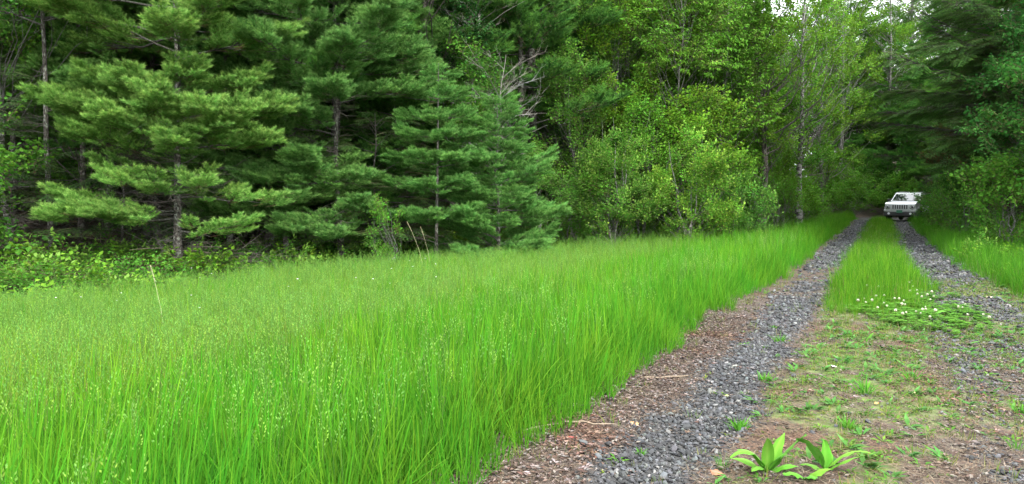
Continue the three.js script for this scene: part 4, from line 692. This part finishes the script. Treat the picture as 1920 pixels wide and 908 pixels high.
// ---- the parked car
{
  const paint = new THREE.MeshPhysicalMaterial({ name: 'silver paint', color: new THREE.Color(0.42, 0.43, 0.44), metalness: 0.35, roughness: 0.38, clearcoat: 1, clearcoatRoughness: 0.08 });
  const black = new THREE.MeshStandardMaterial({ name: 'black plastic', color: new THREE.Color(0.012, 0.012, 0.013), roughness: 0.6 }), chrome = new THREE.MeshStandardMaterial({ name: 'bright metal', color: new THREE.Color(0.6, 0.6, 0.6), metalness: 0.9, roughness: 0.25 });
  const glass = new THREE.MeshPhysicalMaterial({ name: 'tinted glass', color: new THREE.Color(0.012, 0.016, 0.016), roughness: 0.04, clearcoat: 1, clearcoatRoughness: 0.02 }), lens = new THREE.MeshPhysicalMaterial({ name: 'lamp lens', color: new THREE.Color(0.5, 0.52, 0.54), roughness: 0.1, clearcoat: 1 });
  const plate = new THREE.MeshStandardMaterial({ name: 'green plate', color: new THREE.Color(0.03, 0.13, 0.075), roughness: 0.5 }), rubber = new THREE.MeshStandardMaterial({ name: 'tyre rubber', color: new THREE.Color(0.018, 0.018, 0.018), roughness: 0.9 });
  const cx = 23.05, cz = -45.7, car = thing('parked_car', 'silver boxy off-road car parked facing the camera at the end of the track', 'car', [cx, surf(cx, cz) + 0.02, cz], -40 * DEG);
  const side = (pts, width, bevel, arches) => { // profile given as (z, y), drawn out across x
    const sh = new THREE.Shape(); pts.forEach(([z, y], i) => (i ? sh.lineTo(z, y) : sh.moveTo(z, y)));
    if (arches) for (const [z, r] of arches) sh.absarc(z, 0.36, r, 0, Math.PI, false);
    sh.closePath(); const g = new THREE.ExtrudeGeometry(sh, { depth: width - 2 * bevel, bevelEnabled: true, bevelSize: bevel, bevelThickness: bevel, bevelSegments: 3, curveSegments: 10 });
    g.translate(0, 0, -(width - 2 * bevel) / 2); g.rotateY(-Math.PI / 2); return g;
  };
  const shape = (g, fn) => { const p = g.attributes.position; for (let i = 0; i < p.count; i++) { const q = fn(p.getX(i), p.getY(i), p.getZ(i)); p.setXYZ(i, ...q); } g.computeVertexNormals(); return g; };
  // narrower nose
  const nose = (x, y, z) => [x * (1 - 0.09 * smooth(1.5, 2.2, z)), y, z];
  part(car, 'body', shape(side([[2.08, 0.6], [2.1, 0.96], [1.98, 1.03], [0.98, 1.11], [-2.08, 1.11], [-2.14, 0.62], [-2.08, 0.4], [-1.76, 0.4]], 1.74, 0.04, null), nose), paint);
  const bodyArch = part(car, 'sill', new RoundedBoxGeometry(1.66, 0.22, 1.7, 2, 0.03).translate(0, 0.36, 0), black);
  const roof = part(car, 'cabin', shape(side([[0.98, 1.1], [0.4, 1.57], [0.18, 1.62], [-1.8, 1.62], [-1.96, 1.56], [-2.08, 1.1]], 1.6, 0.035), (x, y, z) => [x * (1 - 0.16 * smooth(1.1, 1.65, y)), y, z]), paint);
  for (const q of [-1, 1]) { const r = part(roof, 'roof_rail', new RoundedBoxGeometry(0.035, 0.035, 1.7, 2, 0.012).translate(q * 0.6, 1.68, -0.75), black); }
  // sloped windscreen and side glass, 3 mm proud
  const quad = (pts, t) => { const g = new GB(), a = pts.map((p) => V(...p)), n = a[1].clone().sub(a[0]).cross(a[2].clone().sub(a[0])).normalize().multiplyScalar(t), top = a.map((p) => p.clone().add(n)); const f = (q) => { const k = q.map((p) => g.v(p.x, p.y, p.z, [1, 1, 1])); for (let i = 1; i + 1 < k.length; i++) g.tri(k[0], k[i], k[i + 1]); }; f(top); f(a.slice().reverse()); a.forEach((p, i) => { const j = (i + 1) % a.length; f([p, a[j], top[j], top[i]]); }); return g.geo(true); };
  const ws = (z, y) => [y, z + 0.036]; const wx = (y) => 0.8 * (1 - 0.16 * smooth(1.1, 1.65, y));
  part(car, 'windshield', quad([[-wx(1.15) + 0.07, 1.16, 0.955], [wx(1.15) - 0.07, 1.16, 0.955], [wx(1.53) - 0.07, 1.54, 0.49], [-wx(1.53) + 0.07, 1.54, 0.49]], 0.012), glass);
  for (const q of [-1, 1]) for (const [z0, z1, z2, z3] of [[0.62, -0.25, -0.25, 0.28], [-0.34, -1.15, -1.15, -0.34], [-1.24, -1.86, -1.78, -1.24]]) {
    const a = [[q * (wx(1.17) + 0.002), 1.17, z0], [q * (wx(1.17) + 0.002), 1.17, z1], [q * (wx(1.53) + 0.002), 1.53, z2], [q * (wx(1.53) + 0.002), 1.53, z3]]; part(car, 'side_window', quad(q > 0 ? a : a.reverse(), 0.01), glass);
  }
  // hood panel with raised centre
  part(car, 'hood', shape(new RoundedBoxGeometry(1.36, 0.05, 1.0, 3, 0.02).translate(0, 1.085, 1.48), (x, y, z) => [x * (1 - 0.1 * smooth(1.5, 2.1, z)), y - (z - 1.0) * 0.075 + 0.004, z]), paint);
  // upright grille with seven slots
  const gr = part(car, 'grille', new RoundedBoxGeometry(0.98, 0.3, 0.05, 2, 0.02).translate(0, 0.82, 2.12), paint);
  for (let k = 0; k < 7; k++) { part(gr, 'slot', new RoundedBoxGeometry(0.075, 0.22, 0.03, 2, 0.012).translate((k - 3) * 0.118, 0.825, 2.136), black); }
  for (const q of [-1, 1]) {
    const hl = part(car, 'headlight', new THREE.CylinderGeometry(0.125, 0.135, 0.06, 24).rotateX(Math.PI / 2).translate(q * 0.635, 0.82, 2.13), chrome); part(hl, 'lens', new THREE.SphereGeometry(0.11, 20, 10, 0, 6.284, 0, 1.2).scale(1, 0.4, 1).rotateX(Math.PI / 2).translate(q * 0.635, 0.82, 2.135), lens);
    part(hl, 'bulb_shield', new THREE.CylinderGeometry(0.06, 0.07, 0.02, 16).rotateX(Math.PI / 2).translate(q * 0.635, 0.82, 2.178), black);
    part(car, 'fog_lamp', new THREE.CylinderGeometry(0.06, 0.065, 0.04, 18).rotateX(Math.PI / 2).translate(q * 0.56, 0.46, 2.205), lens);
    const mir = part(car, 'mirror', new RoundedBoxGeometry(0.2, 0.15, 0.12, 3, 0.04).translate(q * 0.97, 1.2, 0.62), black); part(mir, 'mirror_stalk', new RoundedBoxGeometry(0.12, 0.04, 0.06, 2, 0.01).translate(q * 0.85, 1.14, 0.62), black);
    part(car, 'fender_flare', new RoundedBoxGeometry(0.06, 0.1, 0.95, 3, 0.03).translate(q * 0.87, 0.78, 1.36), paint);
  }
  part(car, 'bumper', shape(new RoundedBoxGeometry(1.72, 0.17, 0.2, 4, 0.06).translate(0, 0.63, 2.12), (x, y, z) => [x, y, z - 0.1 * smooth(0.55, 0.86, Math.abs(x))]), paint);
  part(car, 'lower_bumper', shape(new RoundedBoxGeometry(1.7, 0.26, 0.22, 4, 0.06).translate(0, 0.42, 2.09), (x, y, z) => [x, y, z - 0.1 * smooth(0.55, 0.86, Math.abs(x))]), black);
  part(car, 'licence_plate', new RoundedBoxGeometry(0.31, 0.155, 0.012, 2, 0.005).translate(0, 0.575, 2.232), plate);
  for (const z of [1.32, -1.32]) for (const q of [-1, 1]) {
    const w = new THREE.Group(); w.name = 'wheel'; w.position.set(q * 0.77, 0.35, z); car.add(w);
    part(w, 'tyre', new THREE.TorusGeometry(0.265, 0.09, 12, 28).scale(1, 1, 1.15).rotateY(Math.PI / 2), rubber); part(w, 'rim', new THREE.CylinderGeometry(0.22, 0.22, 0.14, 20).rotateZ(Math.PI / 2), chrome);
    part(car, 'wheel_arch', shape(new THREE.TorusGeometry(0.42, 0.05, 6, 18, Math.PI).rotateY(Math.PI / 2).translate(q * 0.84, 0.36, z), (x, y, zz) => [x, y, zz]), black);
  }
}
// ---- broad-leaved weeds at the lower edge; each leaf is its own
function strapLeaf(az, L, w, rise, arch, c, twist = 0) { // arching lance-shaped leaf with a grooved midrib
  const g = new GB(), n = 9, d = V(Math.cos(az), 0, Math.sin(az)), s0 = V(-d.z, 0, d.x); let p = V(0, 0, 0), e = rise, rows = [];
  for (let k = 0; k <= n; k++) {
    const t = k / n, ww = w / 2 * Math.pow(Math.sin(Math.PI * clamp(0.06 + t * 0.94, 0, 1)), 0.8) * (t < 0.3 ? 0.3 + 0.7 * t / 0.3 : 1) + 0.002, dir = d.clone().multiplyScalar(Math.cos(e)).add(V(0, Math.sin(e), 0)), s = s0.clone().applyAxisAngle(dir, twist * t), u = s.clone().cross(dir).multiplyScalar(-1), wv = 0.1 * w * Math.sin(k * R(1.6, 2.6));
    const cc = jit(c, 0.06), mid = [c[0] * 1.5, c[1] * 1.2, c[2] * 1.6];
    const q = (k2, a, b) => { const r = p.clone().addScaledVector(s, k2).addScaledVector(u, a); return g.v(r.x, r.y, r.z, b); };
    rows.push([q(-ww, ww * 0.35 + wv, cc), q(-ww * 0.5, ww * 0.22, cc), q(0, 0, mid), q(ww * 0.5, ww * 0.22, cc), q(ww, ww * 0.35 - wv, cc)]);
    p = p.clone().addScaledVector(dir, L / n); e -= arch / n * (0.4 + 1.2 * t);
  }
  for (let k = 0; k < n; k++) for (let j = 0; j < 4; j++) { g.tri(rows[k][j], rows[k][j + 1], rows[k + 1][j]); g.tri(rows[k][j + 1], rows[k + 1][j + 1], rows[k + 1][j]); }
  return g.geo(true);
}
const weedMat = leafMat('weed leaf', 0.35, 0.62);
function weed(label, x, z, leaves, sd, sc = 1) {
  seed(sd); const o = thing('broadleaf_weed', label, 'weed', [x, surf(x, z), z], 0, 'broad-leaved weeds on the driveway');
  for (const [az, L, w, rise, arch, tw] of leaves) part(o, 'leaf', strapLeaf(az, L * 0.92 * sc, w * 1.35 * sc, rise, arch * 1.15, jit([0.085, 0.23, 0.024], 0.3), tw ?? 0), weedMat);
}
weed('larger broad-leaved weed at the bottom edge, left of its twin', 1.36, -4.12, [[2.7, 0.36, 0.045, 1.15, 1.9], [2.95, 0.27, 0.05, 1.2, 1.4], [1.9, 0.3, 0.045, 1.35, 0.8, 0.5], [0.45, 0.34, 0.05, 1.05, 0.4], [5.6, 0.28, 0.045, 1.1, 0.6], [3.6, 0.24, 0.04, 0.7, 1.2], [0.1, 0.2, 0.035, 0.7, 1.2], [2.4, 0.2, 0.04, 0.9, 1.6], [1.0, 0.22, 0.035, 1.2, 0.9]], 9501);
weed('broad-leaved weed with splayed arching leaves at the bottom edge, right of its twin', 1.66, -4.1, [[2.75, 0.33, 0.045, 1.25, 1.3, 0.4], [2.2, 0.2, 0.045, 1.5, 0.3, 1.2], [0.25, 0.31, 0.04, 1.0, 1.5, -0.4], [0.6, 0.24, 0.03, 0.75, 0.5], [5.2, 0.17, 0.05, 1.2, 1.3], [3.5, 0.15, 0.04, 0.6, 1.2]], 9502);
weed('small broad-leaved weed low between the two larger ones', 1.52, -4.0, [[2.9, 0.16, 0.055, 0.75, 1.3], [0.3, 0.17, 0.055, 0.9, 1.2], [1.5, 0.14, 0.05, 0.8, 1.2]], 9503);
weed('single upright pale leaf standing on the crown beyond the bare patch', 3.5, -7.75, [[0.4, 0.15, 0.05, 1.2, 0.7], [2.8, 0.08, 0.02, 0.6, 0.8]], 9504);
weed('plain weed with drooping pale leaves in the clover patch', 5.15, -9.6, [[2.9, 0.22, 0.035, 1.0, 1.6], [0.2, 0.24, 0.04, 1.0, 1.7], [1.4, 0.16, 0.03, 1.1, 1.3], [5.2, 0.16, 0.03, 0.8, 1.3]], 9505);
// ---- leafy tufts on the bare crown
{
  const make = (sd, n, h, w) => { seed(sd); const g = new GB(); for (let k = 0; k < n; k++) { const a = R(0, 6.28), r = R(0, 0.05); g.blade(V(Math.cos(a) * r, -0.01, Math.sin(a) * r), a, R(0.5, 1) * h, h * R(0.1, 0.8), w * R(0.7, 1.3), jit([0.07, 0.22, 0.02], 0.25, 0.15), 4); } return g.geo(); };
  const geos = [make(9601, 34, 0.15, 0.008), make(9602, 26, 0.2, 0.005), make(9603, 40, 0.1, 0.009)];
  [[2.6, -5.72, 0, 1.25, 'spiky green tuft in the middle of the bare crown'], [3.2, -6.2, 1, 1.0, 'thin upright grass tuft right of the spiky tuft'], [2.1, -4.85, 2, 1.1, 'small leafy tuft behind the right-hand broad-leaved weed'], [1.45, -4.95, 2, 1.2, 'leafy tuft behind the left-hand broad-leaved weed'], [3.0, -4.6, 1, 0.7, 'thin tuft near the lower right corner'], [3.55, -5.4, 2, 0.9, 'flat tuft at the edge of the right wheel track'], [3.9, -5.0, 1, 0.75, 'yellowish tuft in the right wheel track'], [0.75, -4.5, 2, 0.55, 'tiny tuft growing in the left gravel track'], [2.75, -8.0, 0, 1.0, 'grassy tuft at the left rim of the crown'], [1.15, -4.22, 1, 0.6, 'sprig growing in gravel beside the larger weed'], [2.05, -6.3, 2, 1.1, 'low tuft between gravel and bare crown'], [3.5, -4.4, 2, 0.8, 'low leafy tuft at the bottom right']].forEach(([x, z, g, sc, label]) => { const o = single('weed_tuft', label, 'weed', geos[g], M.grass, [x, surf(x, z), z], 'weed tufts on the driveway'); o.scale.setScalar(sc); o.rotation.y = x * 7; });
}
// ---- white clover with flower heads
{
  seed(9700); const [px, pz] = xz(7.6, 1.5), o = thing('clover_patch', 'patch of white clover in flower at the right rim of the grassy crown', 'clover', [px, 0, pz]);
  const g = new GB(); for (let k = 0; k < 14; k++) { const a = R(0, 6.28), r = R(0, 0.05), y = R(0.015, 0.07); for (let j = 0; j < 3; j++) { const b = a + j * 2.09; g.leaf(V(Math.cos(a) * r, y, Math.sin(a) * r), V(Math.cos(b), 0.15, Math.sin(b)), UPV, 0.024, 0.021, jit([0.075, 0.2, 0.016], 0.3), 0.1, 0); } }
  const c = new Copies(), at = () => { const ds = R(-2.2, 2.4), dt = R(-0.8, 0.75); return (ds / 2.3) ** 2 + (dt / 0.78) ** 2 + (n2(ds * 2.2 + 5, dt * 2.6) - 0.5) * 2.6 < 0.8 ? [ds, dt] : null; };
  for (let k = 0; k < 900; k++) { const q = at(); if (!q) continue; const x = DS.x * q[0] + DT.x * q[1], z = DS.z * q[0] + DT.z * q[1]; c.addYaw(V(x, surf(px + x, pz + z), z), R(0, 6.28), R(0.7, 1.4), vary(0.2)); }
  addFoliage(o, c, g.geo(), M.leaf, 'leaves');
  const fg = new GB(); seed(9710); for (let k = 0; k < 46; k++) { const y = 1 - 2 * (k + 0.5) / 46, a = k * 2.4, r = Math.sqrt(1 - y * y), d = V(Math.cos(a) * r, y, Math.sin(a) * r); fg.leaf(V(0, 0.12, 0).addScaledVector(d, 0.004), d, V(0.3, 1, 0.2), 0.0125, 0.006, y < -0.3 ? [0.3, 0.27, 0.16] : jit([0.62, 0.62, 0.52], 0.12), 0.2, 0); } fg.tube([V(0, 0, 0), V(0.004, 0.06, 0), V(0, 0.118, 0)], [0.0015, 0.0015, 0.0012], 4, [0.08, 0.2, 0.03]);
  const fgg = fg.geo();
  for (let k = 0, n = 0; k < 400 && n < 52; k++) { const q = at(); if (!q) continue; n++; const x = DS.x * q[0] + DT.x * q[1], z = DS.z * q[0] + DT.z * q[1], f = part(o, 'flower_head', fgg, M.leaf); f.position.set(x, surf(px + x, pz + z), z); f.rotation.set(R(-0.25, 0.25), R(0, 6), R(-0.25, 0.25)); f.scale.setScalar(R(0.8, 1.35)); }
}
// ---- tall dead stalks, daisies in the field, fallen leaves, sticks
function stalk(label, x, z, h, lean, sd) {
  seed(sd); const g = new GB(), at = (t) => V(lean[0] * t * t, h * t, lean[1] * t * t), col = [0.26, 0.25, 0.14]; g.tube([at(0), at(0.3), at(0.6), at(0.85), at(1)], [0.0026, 0.0024, 0.002, 0.0017, 0.001], 5, col);
  const o = thing('grass_stalk', label, 'grass stalk', [x, surf(x, z), z], 0, 'tall dry stalks'); part(o, 'stem', g.geo(true), M.dry);
  const e = new GB(); for (let k = 0; k < 26; k++) { const t = 0.86 + 0.15 * k / 26, a = k * 2.4; e.leaf(at(t), V(Math.cos(a) * 0.35, 1, Math.sin(a) * 0.35), V(Math.cos(a), 0, Math.sin(a)), 0.02, 0.006, jit([0.36, 0.32, 0.19], 0.2), 0.1, 0); } part(o, 'seed_head', e.geo(), M.dry);
}
stalk('pale dry stalk leaning left, taller than the grass at left of the field', -3.45, -7.8, 1.05, [-0.14, 0], 9801);
stalk('long arching dry stalk before the dark gap right of the sapling', -1.7, -15.4, 1.3, [-0.35, 0], 9803); stalk('shorter bent dry stalk beside the long arching one', -1.55, -15.3, 1.2, [-0.22, 0.05], 9804);

{
  const g = new GB(); for (let k = 0; k < 8; k++) { const a = k / 8 * 6.28; g.leaf(V(0, 0.8, 0), V(Math.cos(a), 0.25, Math.sin(a)), UPV, 0.016, 0.009, [0.68, 0.68, 0.66], 0.1, 0); } g.tube([V(0, 0.2, 0), V(0.01, 0.5, 0), V(0, 0.8, 0)], [0.0015, 0.0015, 0.001], 4, [0.08, 0.2, 0.03]); const gg = g.geo(); seed(9850);
  for (let k = 0; k < 26; k++) { const x = R(-5.6, -0.6), z = -R(7.5, 13.5); if (Math.abs(x) > -z * 0.62) continue; const o = single('field_flower', 'tiny white flower nodding above the field grass', 'flower', gg, M.leaf, [x, surf(x, z), z], 'small white flowers in the field'); o.rotation.set(R(-0.2, 0.2), R(0, 6), R(-0.2, 0.2)); o.scale.setScalar(R(0.75, 0.98)); }
}
function fallen(label, x, z, L, c, sd) { seed(sd); const o = single('fallen_leaf', label, 'leaf', strapLeaf(0, L, L * 0.55, 0.15, 0.5, c, R(-0.6, 0.6)), M.dry, [x, surf(x, z) + 0.02, z], 'fallen leaves on the driveway'); o.rotation.y = R(0, 6.28); }
fallen('pale tan fallen leaf on the crown behind the spiky tuft', 2.75, -6.6, 0.07, [0.5, 0.45, 0.36], 9901); fallen('yellowish fallen leaf right of the spiky tuft', 3.0, -5.75, 0.06, [0.4, 0.4, 0.16], 9902); fallen('orange fallen leaf beside the spiky tuft', 2.55, -5.45, 0.05, [0.45, 0.2, 0.06], 9903);
fallen('dark red fallen leaf on the litter at the grass edge', 0.34, -4.75, 0.07, [0.16, 0.03, 0.02], 9904); fallen('ochre fallen leaf on the litter beside the gravel', 0.78, -5.1, 0.08, [0.42, 0.27, 0.1], 9905); fallen('greenish fallen leaf lying on the left gravel track', 1.62, -5.85, 0.06, [0.28, 0.34, 0.08], 9906);
fallen('flat grey-green fallen leaf on gravel farther up the left track', 2.0, -6.9, 0.09, [0.2, 0.22, 0.16], 9907); fallen('pale fallen leaf in the right wheel track', 4.4, -6.1, 0.08, [0.5, 0.48, 0.38], 9908); fallen('cream fallen leaf far up the right wheel track', 7.0, -11.4, 0.1, [0.5, 0.42, 0.3], 9909); fallen('brown curled fallen leaf by the larger weed', 1.12, -4.08, 0.09, [0.22, 0.1, 0.05], 9910);
function stick(label, x, z, yaw, L, sd) { seed(sd); const g = new GB(), p = []; for (let k = 0; k <= 5; k++) p.push(V((k / 5 - 0.5) * L, R(0, 0.012), R(-0.012, 0.012))); g.tube(p, p.map((_, k) => 0.006 * (1 - 0.1 * k)), 6, [0.22, 0.17, 0.12]); const o = single('stick', label, 'stick', g.geo(true), M.dry, [x, surf(x, z) + 0.015, z], 'sticks on the litter'); o.rotation.y = yaw; }
stick('pale broken stick lying on the litter between grass and gravel', 0.5, -5.05, -0.15, 0.34, 9951); stick('thin dark stick on the litter close to the grass edge', 0.2, -4.95, 0.5, 0.3, 9952); stick('stick lying from grass to gravel farther up the track', 1.25, -6.4, 0.1, 0.4, 9953);
renderer.render(scene, camera);
